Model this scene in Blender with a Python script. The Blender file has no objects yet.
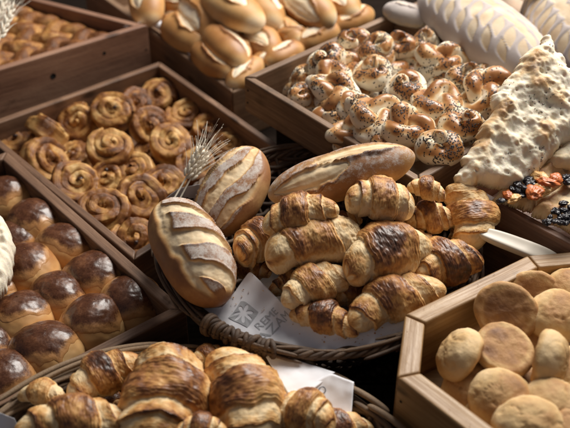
import bpy, math, random
import numpy as np
from mathutils import Vector, Matrix

random.seed(4)
RNG = np.random.default_rng(4)
scene = bpy.context.scene
COL = scene.collection
PI = math.pi

# ------------------------------------------------------------------ camera
PITCH = math.radians(37.7)
CAM = Vector((0, -1.6 * math.cos(PITCH), .10 + 1.6 * math.sin(PITCH)))
FW = Vector((0, math.cos(PITCH), -math.sin(PITCH)))
UP = Vector((0, math.sin(PITCH), math.cos(PITCH)))


def at(px, py, z):
    """point of the stall at height z that the photograph shows at (px, py)"""
    d = FW * 970 + Vector((1, 0, 0)) * (px - 285) + UP * (214 - py)
    return CAM + d * ((z - CAM.z) / d.z)


cd = bpy.data.cameras.new('camera')
cam = bpy.data.objects.new('camera', cd)
COL.objects.link(cam)
cam.location = CAM
cam.rotation_euler = (PI / 2 - PITCH, 0, 0)
cd.sensor_width = 36
cd.lens = 970 / 570 * 36
cd.clip_start = .05
cd.clip_end = 60
cd.dof.use_dof = True
cd.dof.focus_distance = 1.41
cd.dof.aperture_fstop = 3.8
cd.dof.aperture_blades = 9
scene.camera = cam


# ------------------------------------------------------------------ noise
def _h(ix, iy, iz, seed):
    with np.errstate(over='ignore'):
        n = (ix.astype(np.int64) * 374761393 + iy.astype(np.int64) * 668265263 + iz.astype(np.int64) * 2147483647 + seed * 974634777) & 0xffffffff
        n = ((n ^ (n >> 13)) * 1274126177) & 0xffffffff
        n = ((n ^ (n >> 16)) * 2246822519) & 0xffffffff
        n = n ^ (n >> 15)
    return (n & 0xffffff) / float(0xffffff) * 2 - 1


def vnoise(p, seed=0):
    i = np.floor(p).astype(np.int64)
    f = p - i
    f = f * f * f * (f * (f * 6 - 15) + 10)
    r = 0
    for dx in (0, 1):
        for dy in (0, 1):
            for dz in (0, 1):
                w = (f[..., 0] if dx else 1 - f[..., 0]) * (f[..., 1] if dy else 1 - f[..., 1]) * (f[..., 2] if dz else 1 - f[..., 2])
                r = r + w * _h(i[..., 0] + dx, i[..., 1] + dy, i[..., 2] + dz, seed)
    return r


def fbm(p, freq, octaves=3, seed=0, gain=.5):
    a, s, r = 1.0, 0.0, 0
    for k in range(octaves):
        r = r + a * vnoise(p * (freq * 2 ** k) + 17.3 * k, seed + k)
        s += a
        a *= gain
    return r / s * 1.4


def P3(*a):
    return np.stack(np.broadcast_arrays(*a), axis=-1).astype(float)


def sstep(a, b, x):
    t = np.clip((x - a) / (b - a), 0, 1)
    return t * t * (3 - 2 * t)


def gnormals(X):
    du = np.gradient(X, axis=0)
    dv = np.gradient(X, axis=1)
    n = np.cross(du, dv)
    return n / (np.linalg.norm(n, axis=-1, keepdims=True) + 1e-12)


# ------------------------------------------------------------------ mesh assembly
class MB:
    def __init__(self):
        self.v, self.f, self.a, self.mi, self.n = [], [], [], [], 0

    def add(self, verts, faces, attrs=None, mi=0):
        verts = np.asarray(verts, float).reshape(-1, 3)
        self.v.append(verts)
        self.f += [tuple(int(i) + self.n for i in f) for f in faces]
        self.mi += [mi] * len(faces)
        self.a.append((len(verts), attrs or {}))
        self.n += len(verts)

    def grid(self, X, wu=False, wv=False, attrs=None, mi=0, capu=False):
        nu, nv = X.shape[:2]
        idx = np.arange(nu * nv).reshape(nu, nv)
        a = idx if wu else idx[:-1]
        b = np.roll(idx, -1, 0) if wu else idx[1:]
        if not wv:
            q = np.stack([a[:, :-1], b[:, :-1], b[:, 1:], a[:, 1:]], -1).reshape(-1, 4)
        else:
            q = np.stack([a, b, np.roll(b, -1, 1), np.roll(a, -1, 1)], -1).reshape(-1, 4)
        F = q.tolist()
        V = X.reshape(-1, 3)
        at_ = {k: np.asarray(v).reshape((nu * nv, 3) if np.ndim(v) == 3 else (nu * nv,)) for k, v in (attrs or {}).items()}
        if capu:
            n = nu * nv
            V = np.vstack([V, X[0].mean(0), X[-1].mean(0)])
            at_ = {k: np.concatenate([v, v[idx[0]].mean(0)[None], v[idx[-1]].mean(0)[None]]) for k, v in at_.items()}
            for j in range(nv):
                k = (j + 1) % nv
                F.append((n, int(idx[0, j]), int(idx[0, k])))
                F.append((n + 1, int(idx[-1, k]), int(idx[-1, j])))
        self.add(V, F, at_, mi)

    def tube(self, path, r, sides=8, attrs=None, mi=0, closed=False, flat=1.0):
        path = np.asarray(path, float)
        n = len(path)
        T = (np.roll(path, -1, 0) - np.roll(path, 1, 0)) if closed else np.gradient(path, axis=0)
        T /= np.linalg.norm(T, axis=1, keepdims=True) + 1e-12
        ref = np.tile(np.array([0, 0, 1.0]), (n, 1))
        bad = np.abs(T[:, 2]) > .95
        ref[bad] = (1, 0, 0)
        A = np.cross(T, ref)
        A /= np.linalg.norm(A, axis=1, keepdims=True)
        B = np.cross(A, T)
        r = np.broadcast_to(np.asarray(r, float), (n,))
        ph = np.linspace(0, 2 * PI, sides, endpoint=False)
        X = path[:, None] + r[:, None, None] * (A[:, None] * np.cos(ph)[None, :, None] + B[:, None] * (flat * np.sin(ph))[None, :, None])
        at_ = {k: np.broadcast_to(np.asarray(v)[:, None], (n, sides)) for k, v in (attrs or {}).items()}
        self.grid(X, wu=closed, wv=True, attrs=at_, mi=mi, capu=not closed)

    def mesh(self, name, mats, smooth=True):
        me = bpy.data.meshes.new(name)
        V = np.vstack(self.v)
        me.from_pydata(V.tolist(), [], self.f)
        keys = set(k for _, a in self.a for k in a)
        for k in keys:
            vec = any(np.ndim(a[k]) == 2 for _, a in self.a if k in a)
            data = np.zeros((len(V), 3) if vec else len(V), np.float32)
            o = 0
            for n, a in self.a:
                if k in a:
                    data[o:o + n] = a[k]
                o += n
            at_ = me.attributes.new(k, 'FLOAT_VECTOR' if vec else 'FLOAT', 'POINT')
            at_.data.foreach_set('vector' if vec else 'value', data.ravel())
        for m in mats:
            me.materials.append(m)
        me.polygons.foreach_set('material_index', self.mi)
        me.polygons.foreach_set('use_smooth', [smooth] * len(me.polygons))
        me.update()
        return me

    def obj(self, name, mats, parent=None, smooth=True):
        return link(name, self.mesh(name, mats if isinstance(mats, list) else [mats], smooth), parent)


def link(name, data, parent=None):
    o = bpy.data.objects.new(name, data)
    COL.objects.link(o)
    if parent:
        o.parent = parent
    return o


LABELS = {}


def tag(o, label, cat, group=None):
    assert label not in LABELS, label
    n = len(label.replace('-', ' ').split())
    assert 4 <= n <= 17, (n, label)
    LABELS[label] = 1
    o['label'] = label
    o['category'] = cat
    if group:
        o['group'] = group
    return o


def thing(name, label, cat, group=None, loc=(0, 0, 0)):
    o = link(name, None)
    o.location = loc
    o.empty_display_size = .02
    return tag(o, label, cat, group)


def dup(src, label):
    r = src.copy()
    COL.objects.link(r)
    assert label not in LABELS, label
    LABELS[label] = 1
    r['label'] = label
    for ch in src.children:
        c = ch.copy()
        COL.objects.link(c)
        c.parent = r
    return r


# ------------------------------------------------------------------ materials
class NT:
    def __init__(self, name):
        self.m = bpy.data.materials.new(name)
        self.m.use_nodes = True
        self.t = self.m.node_tree
        self.b = self.t.nodes['Principled BSDF']

    def n(self, kind, **kw):
        nd = self.t.nodes.new('ShaderNode' + kind)
        for k, v in kw.items():
            if k in nd.inputs.keys():
                self.set(nd.inputs[k], v)
            else:
                setattr(nd, k, v)
        return nd

    def set(self, sock, v):
        if hasattr(v, 'is_output') or isinstance(v, bpy.types.NodeSocket):
            self.t.links.new(v, sock)
        else:
            sock.default_value = v

    def math(self, op, a, b=0.0, c=None, clamp=False):
        nd = self.t.nodes.new('ShaderNodeMath')
        nd.operation = op
        nd.use_clamp = clamp
        self.set(nd.inputs[0], a)
        self.set(nd.inputs[1], b)
        if c is not None:
            self.set(nd.inputs[2], c)
        return nd.outputs[0]

    def attr(self, name, vec=False):
        return self.n('Attribute', attribute_name=name).outputs['Vector' if vec else 'Fac']

    def ramp(self, fac, stops, interp='LINEAR'):
        nd = self.t.nodes.new('ShaderNodeValToRGB')
        el = nd.color_ramp.elements
        nd.color_ramp.interpolation = interp
        while len(el) < len(stops):
            el.new(.5)
        for e, (p, c) in zip(el, stops):
            e.position = p
            e.color = (*c, 1) if len(c) == 3 else c
        self.set(nd.inputs[0], fac)
        return nd.outputs[0]

    def maprange(self, v, a, b, c=0.0, d=1.0, smooth=True):
        nd = self.n('MapRange', interpolation_type='SMOOTHSTEP' if smooth else 'LINEAR')
        for i, x in enumerate((v, a, b, c, d)):
            self.set(nd.inputs[i], x)
        return nd.outputs[0]

    def mix(self, f, a, b, mode='MIX'):
        nd = self.t.nodes.new('ShaderNodeMix')
        nd.data_type = 'RGBA'
        nd.blend_type = mode
        self.set(nd.inputs[0], f)
        for s, v in ((nd.inputs[6], a), (nd.inputs[7], b)):
            self.set(s, (*v, 1) if isinstance(v, tuple) and len(v) == 3 else v)
        return nd.outputs[2]

    def noise(self, vec, scale, detail=3, rough=.55):
        nd = self.n('TexNoise', Scale=scale, Detail=detail, Roughness=rough)
        self.set(nd.inputs['Vector'], vec)
        return nd.outputs[0]

    def objco(self, scale=(1, 1, 1)):
        """object coordinates shifted by a random offset per object"""
        tc = self.n('TexCoord').outputs['Object']
        rnd = self.n('ObjectInfo').outputs['Random']
        mp = self.n('Mapping')
        self.set(mp.inputs['Vector'], tc)
        mp.inputs['Scale'].default_value = scale
        cb = self.n('CombineXYZ')
        k = self.math('MULTIPLY', rnd, 37.0)
        for i in range(3):
            self.set(cb.inputs[i], k)
        self.set(mp.inputs['Location'], cb.outputs[0])
        return mp.outputs[0]

    def bump(self, h, strength, dist, normal=None):
        nd = self.n('Bump', Strength=strength, Distance=dist)
        self.set(nd.inputs['Height'], h)
        if normal is not None:
            self.set(nd.inputs['Normal'], normal)
        return nd.outputs[0]

    def out(self, color=None, rough=None, normal=None, **kw):
        if color is not None:
            self.set(self.b.inputs['Base Color'], (*color, 1) if isinstance(color, tuple) and len(color) == 3 else color)
        if rough is not None:
            self.set(self.b.inputs['Roughness'], rough)
        if normal is not None:
            self.set(self.b.inputs['Normal'], normal)
        for k, v in kw.items():
            self.set(self.b.inputs[k.replace('_', ' ')], v)
        return self.m


FLOUR_TINT = {'floured_crust': (.45, .41, .41)}


def bread(name, stops, rough=(.6, .4), n1=(45, .25), n2=(220, .12), bumps=((160, .4, .001), (600, .25, .0004)), flour=None, pc=None, sss=.0, coat=0.0, spots=None):
    m = NT(name)
    co = m.objco()
    f = m.attr('bake')
    rnd = m.n('ObjectInfo').outputs['Random']
    f = m.math('ADD', f, m.math('MULTIPLY_ADD', rnd, .12, -.06))
    a = m.noise(co, n1[0], 4)
    f = m.math('ADD', f, m.math('MULTIPLY', m.math('SUBTRACT', a, .5), n1[1] * 2))
    b = m.noise(co, n2[0], 4, .65)
    f = m.math('ADD', f, m.math('MULTIPLY', m.math('SUBTRACT', b, .5), n2[1] * 2))
    nrm = None
    if pc:
        v = m.n('Mapping')
        m.set(v.inputs['Vector'], m.attr('pc', True))
        v.inputs['Scale'].default_value = pc['scale']
        cb = m.n('CombineXYZ')
        m.set(cb.inputs[0], m.math('MULTIPLY', rnd, 31.0))
        m.set(v.inputs['Location'], cb.outputs[0])
        g = m.noise(v.outputs[0], 1.0, 4, .6)
        f = m.math('ADD', f, m.math('MULTIPLY', m.math('SUBTRACT', g, .5), pc['col'] * 2))
        nrm = m.bump(g, pc['bump'], .0016)
    col = m.ramp(f, stops)
    if spots:
        s = m.noise(co, spots[0], 3, .6)
        col = m.mix(m.maprange(s, spots[1], spots[1] + .09), col, spots[2])
    r = m.maprange(f, .2, .9, rough[0], rough[1])
    if flour:
        fl = m.attr('flour')
        q = m.noise(co, flour[0], 5, .7)
        q2 = m.noise(co, flour[0] * 6, 3, .7)
        q = m.math('MULTIPLY_ADD', q2, .35, m.math('MULTIPLY', q, .8))
        fac = m.maprange(m.math('ADD', m.math('MULTIPLY', fl, .6), q), flour[1], flour[1] + .28)
        fac = m.math('MULTIPLY', fac, m.maprange(fl, .02, .3))
        col = m.mix(m.math('MULTIPLY', fac, flour[2]), col, FLOUR_TINT.get(name, (.72, .68, .63)))
        r = m.maprange(fac, 0, 1, r, .9)
    for s, st, d in bumps:
        nrm = m.bump(m.noise(co, s, 4, .6), st, d, nrm)
    kw = {}
    if sss:
        kw = {'Subsurface_Weight': sss, 'Subsurface_Radius': (.010, .005, .002), 'Subsurface_Scale': 1.0}
    m.out(col, r, nrm, **kw)
    m.b.inputs['Specular IOR Level'].default_value = .28 if name == 'danish_pastry' else .45
    if coat:
        m.set(m.b.inputs['Coat Weight'], m.maprange(f, .3, .8, 0.0, coat))
        m.b.inputs['Coat Roughness'].default_value = .22
    return m.m


def wood(name, dark, mid, light, rough=.6, wear=.5, spec=.4):
    m = NT(name)
    co = m.objco((1.6, 22, 22))
    big = m.objco((5, 9, 9))
    wob = m.noise(big, 1.0, 3)
    g1 = m.noise(co, 1.3, 6, .65)
    fine = m.noise(m.objco((9, 260, 260)), 1.0, 4, .7)
    f = m.math('ADD', m.math('MULTIPLY', g1, .55), m.math('MULTIPLY', wob, .35))
    f = m.math('ADD', f, m.math('MULTIPLY', m.math('SUBTRACT', fine, .5), .45))
    col = m.ramp(f, [(.22, dark), (.45, mid), (.68, light)])
    st = m.noise(m.objco((14, 30, 30)), 1.0, 5, .6)
    col = m.mix(m.maprange(st, .58, .74, 0, wear), col, tuple(x * .35 for x in dark))
    vo = m.n('TexVoronoi', Scale=1.0)
    m.set(vo.inputs['Vector'], m.objco((7, 16, 16)))
    kn = m.maprange(vo.outputs['Distance'], .05, .16, 1, 0)
    col = m.mix(m.math('MULTIPLY', kn, .75), col, tuple(x * .3 for x in dark))
    sc = m.noise(m.objco((5, 70, 70)), 1.0, 6, .75)
    col = m.mix(m.maprange(sc, .60, .74, 0, .55), col, tuple(min(.7, x * 1.5) for x in light))
    dn = m.noise(m.objco((22, 26, 26)), 1.0, 5, .7)
    nrm = m.bump(fine, .45, .0008)
    nrm = m.bump(g1, .4, .0015, nrm)
    nrm = m.bump(dn, .35, .003, nrm)
    m.b.inputs['Specular IOR Level'].default_value = spec
    return m.out(col, m.maprange(fine, .3, .7, rough + .12, rough - .1), nrm)


W_BLACK = None
W_DARK = wood('dark_crate_wood', (.055, .028, .017), (.16, .086, .05), (.33, .20, .125), .5)
W_RED = wood('reddish_crate_wood', (.11, .05, .032), (.28, .15, .095), (.46, .28, .18), .5)
W_MID = wood('brown_crate_wood', (.075, .04, .022), (.19, .11, .062), (.34, .22, .135), .55)
W_LIGHT = wood('pale_tray_wood', (.11, .054, .018), (.30, .168, .066), (.47, .305, .14), .45, .5)
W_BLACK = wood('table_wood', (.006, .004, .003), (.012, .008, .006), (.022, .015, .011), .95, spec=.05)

CRO = [(.0, (.82, .62, .36)), (.2, (.72, .45, .19)), (.40, (.55, .275, .082)), (.58, (.34, .14, .04)), (.76, (.15, .052, .018)), (1, (.045, .017, .008))]
M_CRO = bread('croissant_pastry', CRO, (.65, .40), (38, .16), (190, .16), ((150, .35, .0014), (420, .35, .0008)), pc={'scale': (15, 2.6, 1), 'col': .11, 'bump': .12}, sss=.08, coat=.16)
DAN = [(.0, (.74, .50, .24)), (.2, (.60, .35, .125)), (.42, (.40, .185, .05)), (.62, (.21, .08, .024)), (1, (.07, .024, .009))]
M_DAN = bread('danish_pastry', DAN, (.5, .34), (40, .20), (170, .12), ((260, .3, .0008),), pc={'scale': (20, 6, 1), 'col': .30, 'bump': .9})
BUN = [(.0, (.72, .49, .24)), (.35, (.60, .34, .13)), (.7, (.38, .165, .05)), (1, (.2, .075, .025))]
M_BUN = bread('bun_crust', BUN, (.55, .4), (25, .1), (200, .05), ((220, .18, .0005),), sss=.1)
FRE = [(.0, (.82, .70, .52)), (.28, (.74, .52, .28)), (.5, (.62, .355, .135)), (.75, (.45, .21, .062)), (1, (.26, .10, .03))]
M_FRE = bread('roll_crust', FRE, (.75, .45), (30, .12), (240, .06), ((200, .22, .0006),), flour=(60, .62, .5), sss=.1)
KNO = [(.0, (.84, .75, .60)), (.3, (.80, .65, .44)), (.5, (.62, .36, .15)), (.72, (.38, .165, .055)), (1, (.2, .07, .02))]
M_KNO = bread('knot_roll_crust', KNO, (.6, .25), (45, .16), (200, .05), ((200, .3, .0007), (60, .3, .0015)), sss=.12, coat=.12)
RUS = [(.0, (.80, .64, .42)), (.25, (.70, .48, .25)), (.45, (.52, .29, .11)), (.68, (.31, .135, .048)), (1, (.12, .045, .02))]
M_RUS = bread('rustic_crust', RUS, (.8, .5), (40, .16), (230, .1), ((130, .35, .001), (480, .3, .0005)), flour=(80, .92, .7), sss=.06)
BIS = [(.0, (.76, .56, .32)), (.32, (.64, .42, .19)), (.58, (.44, .225, .08)), (.82, (.25, .11, .038)), (1, (.13, .05, .018))]
M_BIS = bread('biscuit_crumb', BIS, (.75, .6), (60, .09), (260, .11), ((240, .6, .0012), (700, .4, .0006), (70, .4, .002)), sss=.08)
FOC = [(.0, (.88, .80, .64)), (.3, (.82, .67, .45)), (.55, (.66, .44, .22)), (.8, (.44, .22, .08)), (1, (.25, .1, .04))]
M_FOC = bread('flatbread_crust', FOC, (.75, .5), (40, .14), (250, .07), ((90, .5, .0020), (300, .5, .0010), (700, .4, .0005)), flour=(120, .6, .6), sss=.22)
M_FLO = bread('floured_crust', [(0, (.72, .62, .48)), (.3, (.57, .44, .29)), (.6, (.37, .24, .14)), (1, (.15, .08, .05))], (.85, .7), (40, .1), (250, .06), ((150, .3, .0008),), flour=(38, .58, .8), sss=.05)


def plain(name, color, rough, bumpscale=None, strength=.3, dist=.0006, var=.0, **kw):
    m = NT(name)
    co = m.objco()
    nrm = m.bump(m.noise(co, bumpscale, 4), strength, dist) if bumpscale else None
    c = color
    if var:
        c = m.mix(m.noise(co, 60, 4), tuple(x * (1 - var) for x in color), tuple(min(1, x * (1 + var)) for x in color))
    return m.out(c, rough, nrm, **kw)


def glaze_material():
    m = NT('burnt_glaze')
    co = m.objco()
    f = m.noise(co, 55, 4, .6)
    f2 = m.noise(co, 420, 3, .6)
    f = m.math('MULTIPLY_ADD', m.math('SUBTRACT', f2, .5), .5, f)
    thin = m.math('ADD', m.attr('thin'), m.math('MULTIPLY', m.math('SUBTRACT', f, .5), .9), clamp=True)
    col = m.ramp(f, [(.3, (.050, .016, .007)), (.55, (.098, .033, .012)), (.78, (.19, .07, .024))])
    col = m.mix(m.maprange(thin, .12, .95), col, (.46, .225, .08))
    nrm = m.bump(f2, .3, .0006)
    nrm = m.bump(m.noise(co, 110, 3), .35, .0012, nrm)
    return m.out(col, m.maprange(f, .3, .8, .26, .5), nrm, Coat_Weight=.12, Coat_Roughness=.25)


M_GLAZE = glaze_material()
M_RAISIN = plain('raisin_skin', (.035, .016, .014), .35, 250, .6, .001)
M_SEED = plain('poppy_seed_black', (.018, .016, .02), .5)
M_OLIVE = plain('black_olive_skin', (.012, .009, .014), .34, 160, .3, .001)
M_TOMATO = plain('roasted_tomato_skin', (.52, .14, .035), .38, 180, .5, .0012, .4)
M_ONION = plain('roasted_onion_flesh', (.72, .42, .16), .4, 180, .4, .001, .25)
M_PAPER = plain('white_paper', (.86, .86, .90), .75, 40, .2, .002)
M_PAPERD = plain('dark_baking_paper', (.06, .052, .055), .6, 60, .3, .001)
M_PRINT = plain('grey_print', (.46, .47, .49), .8)
M_PRINTD = plain('dark_grey_print', (.13, .13, .15), .8)
M_CERAM = plain('cream_ceramic', (.62, .56, .47), .4, 30, .08, .001, .04)
M_STRAW = plain('wheat_straw', (.80, .73, .60), .6, 300, .3, .0005, .15)
M_HOLE = plain('hole_shadow', (.004, .003, .003), .9)


def wicker(name, a, b, c):
    m = NT(name)
    co = m.objco()
    f = m.math('MULTIPLY_ADD', m.attr('tone'), .6, m.math('MULTIPLY', m.noise(co, 70, 4, .65), .5))
    col = m.ramp(f, [(.15, a), (.45, b), (.85, c)])
    col = m.mix(m.maprange(m.noise(m.objco((900, 900, 160)), 1.0, 3, .7), .5, .72, 0, .6), col, a)
    return m.out(col, .62, m.bump(m.noise(m.objco((700, 700, 150)), 1.0, 4, .7), .7, .0012))


M_WICK = wicker('dark_wicker', (.022, .012, .007), (.07, .038, .02), (.19, .115, .062))
M_WICKL = wicker('tan_wicker', (.035, .02, .011), (.11, .064, .034), (.30, .20, .115))


# ------------------------------------------------------------------ pastry meshes
def croissant(seed, L=.145, R0=.034, bend=.012, nseg=5, taper=.3, blunt=3.2, dark=0.0, puff=.26, pale_end=0, flat=.75, paleside=0.0):
    rng = np.random.default_rng(seed)
    nt, nf = 260, 130
    t = np.linspace(-1, 1, nt)
    t = .75 * t + .25 * np.sin(t * PI / 2)
    ph = np.linspace(0, 2 * PI, nf, endpoint=False)
    T, F = np.meshgrid(t, ph, indexing='ij')
    top = np.cos(F)
    q3 = P3(T * L / 2, np.sin(F) * R0, np.cos(F) * R0)
    ts = T + rng.uniform(.10, .2) * rng.choice([-1, 1]) * np.sin(F + rng.uniform(0, 6)) + .10 * np.abs(T) * (1 - top) * np.sign(T) * .5 + .05 * fbm(q3, 28, 2, seed) + .018 * fbm(q3, 95, 2, seed + 2)
    half = np.linspace(0, 1, (nseg + 1) // 2 + 1)[1:] ** .95
    half = half * .98 + .02
    e = (half[:-1] if nseg > 1 else half[:0])
    cw = e[0] if len(e) else .5
    ep = np.concatenate([e * rng.uniform(.92, 1.08, len(e)), [1.6]])
    en = np.concatenate([e * rng.uniform(.92, 1.08, len(e)), [1.6]])
    b = np.zeros_like(T)
    qq = np.zeros_like(T)
    ismid = (ts < ep[0]) & (ts > -en[0])
    qm = (ts + en[0]) / (ep[0] + en[0])
    b = np.where(ismid, (.62 + .38 * sstep(0, .16, np.minimum(qm, 1 - qm))) * (1.0 + .05 * np.sin(PI * np.clip(qm, 0, 1))), b)
    qq = np.where(ismid, np.minimum(qm, 1 - qm) * 1.6, qq)
    for s, E in ((1, ep), (-1, en)):
        for k in range(len(E) - 1):
            a0, a1 = E[k], min(E[k + 1], 1.08)
            msk = (ts * s >= E[k]) & (ts * s < E[k + 1])
            q = np.clip((a1 - ts * s) / (a1 - a0), 0, 1)
            b = np.where(msk, (1.0 - .80 * q ** .8) * (.55 + .45 * sstep(0, .10, q)), b)
            qq = np.where(msk, q, qq)
    R = R0 * np.sqrt(np.clip(1 - np.abs(T) ** blunt, 0.0004, 1)) * (1 - taper * np.abs(T))
    fr = np.mod(qq * 9 + .3 * fbm(q3, 40, 2, seed + 3), 1)
    lam = (fr - .5) * np.exp(-qq * 4.5)
    groove = np.exp(-(qq / .035) ** 2) * (np.abs(ts) > .02)
    r = R * (1 - puff + puff * b + .06 * lam - .05 * groove) * (1 + .10 * fbm(q3, 20, 2, seed + 5) + .05 * fbm(q3, 60, 3, seed + 6))
    fl = fbm(P3(T * 9, F * 1.2, T * 0 + seed), 3, 3, seed + 9)
    r = r + (.0003 * fl + .0010 * np.abs(fbm(q3, 75, 3, seed + 41))) * np.minimum(1, R / R0)
    end = np.clip(np.abs(T) - .9, 0, 1) * 10
    y = np.sin(F) * r * 1.08
    z = np.cos(F) * r
    z = np.where(z < -.55 * R0, -.55 * R0 + (z + .55 * R0) * .35, z) * (flat + .25)
    X = P3(T * L / 2, y + bend * (1 - (T / .9) ** 2) - bend * .5, z)
    low = fbm(q3, 26, 3, seed + 11)
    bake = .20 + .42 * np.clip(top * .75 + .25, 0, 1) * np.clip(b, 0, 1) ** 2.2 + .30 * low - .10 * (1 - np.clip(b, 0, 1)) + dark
    bake = bake + .22 * sstep(.16, .05, qq) * np.clip(top + .3, 0, 1) - .3 * groove
    bake = bake - .16 * sstep(.62, .95, qq) * (1 - ismid)
    bake = bake - .12 * sstep(.86, .98, np.abs(T))
    patch = sstep(.28, .5, fbm(q3, 17, 2, seed + 21)) * np.clip(top, 0, 1)
    bake = bake + .24 * patch
    flk = fbm(P3(ts * 5, F * 2.2, T * 0 + seed), 4, 4, seed + 51, .65)
    bake = bake + .13 * flk + .16 * fbm(q3, 110, 3, seed + 52) - .10 * np.clip(qq, 0, 1)
    X = X + gnormals(X) * (-.0009 * np.abs(flk) * np.minimum(1, R / R0))[..., None]
    bake = bake - .18 * sstep(.0, -.7, top)
    bake = bake - paleside * sstep(.75, .25, top)
    if pale_end:
        k = sstep(.45, .8, T * pale_end + .2 * low)
        bake = bake * (1 - .9 * k) - .05 * k
        X = X + gnormals(X) * (k * .003 * fbm(q3, 120, 3, seed + 31))[..., None]
    mb = MB()
    mb.grid(X, wv=True, capu=True, attrs={'bake': np.clip(bake, 0, 1), 'pc': P3(ts + b * .08, F, T * 0)})
    return mb.mesh('croissant', [M_CRO])


def danish(seed, turns=2.9, ro=.036, w=.0098, h=.0175):
    rng = np.random.default_rng(seed)
    ns, nf = 300, 32
    s = np.linspace(0, 1, ns)
    ph = np.linspace(0, 2 * PI, nf, endpoint=False)
    S, F = np.meshgrid(s, ph, indexing='ij')
    th = turns * 2 * PI * s + rng.uniform(0, 6)
    rad = ro * (1 - s * .97)
    rad = rad * (1 + .07 * np.sin(th * 1 + rng.uniform(0, 6)) + .05 * np.sin(2 * th + rng.uniform(0, 6)))
    zc = .0170 + .006 * s + .003 * np.sin(th * 1.3 + rng.uniform(0, 6))
    w_ = w * (.55 + .45 * sstep(0, .06, s)) * (1 + .10 * np.sin(th * 1.7)) * (1 - .15 * s)
    h_ = h * (.6 + .4 * sstep(0, .08, s)) * (1 + .07 * np.sin(th * 2.3 + 1))
    c = np.cos(F)
    sn = np.sin(F)
    ex = np.sign(c) * np.abs(c) ** .55
    ez = np.sign(sn) * np.abs(sn) ** .62
    fr = fbm(P3(ez * 5.5, S * 6, S * 0 + seed), 1.6, 3, seed)
    R_ = rad[:, None] + ex * w_[:, None] * (1 + .16 * fr)
    z = zc[:, None] + ez * h_[:, None]
    X = P3(R_ * np.cos(th)[:, None], R_ * np.sin(th)[:, None], z)
    nn = fbm(X, 55, 3, seed + 3)
    rr = np.hypot(X[..., 0], X[..., 1])
    X = X + P3(X[..., 0] / (rr + .01), X[..., 1] / (rr + .01), X[..., 0] * 0 + .6) * (.0024 * nn + .0010 * fbm(X, 190, 2, seed + 8))[..., None]
    X[..., 2] = np.maximum(X[..., 2], .001 + .001 * nn)
    X[..., 0] *= rng.uniform(.94, 1.08)
    bake = .33 + .12 * np.clip(ez, 0, 1) ** 2 + .34 * nn + .16 * fbm(X, 25, 2, seed + 5) + .20 * fbm(P3(ez * 3.5 + ex * 2.0, S * 9, S * 0 + seed), 1.5, 3, seed + 6) - .14 * np.clip(-ez, 0, 1) + .1 * (1 - s[:, None]) + .14 * sstep(.72, 1.0, np.abs(ex)) * sstep(-.2, .5, ez)
    mb = MB()
    mb.grid(X, wv=True, capu=True, attrs={'bake': np.clip(bake, 0, 1), 'pc': P3(ez * 1.0 + ex * .35, S * 3.5, S * 0)})
    pastry = mb.mesh('pastry_swirl', [M_DAN])
    raisins = []
    for k in range(4):
        a = rng.uniform(0, 6.28)
        r0 = rng.choice([.002, .006, .013])
        i = np.argmin((np.hypot(X[..., 0] - r0 * math.cos(a), X[..., 1] - r0 * math.sin(a)) - X[..., 2] * .2).ravel())
        p = X.reshape(-1, 3)[i]
        u = np.linspace(.02, PI - .02, 12)
        v = np.linspace(0, 2 * PI, 14, endpoint=False)
        U, V = np.meshgrid(u, v, indexing='ij')
        B = P3(np.sin(U) * np.cos(V) * .0046, np.sin(U) * np.sin(V) * .0036, np.cos(U) * .0030)
        B = B * (1 + .18 * fbm(B, 500, 2, seed + k))[..., None]
        m2 = MB()
        m2.grid(B + p + np.array([0, 0, -.0018]), wv=True, capu=True)
        raisins.append(m2.mesh('raisin', [M_RAISIN]))
    return pastry, raisins


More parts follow.
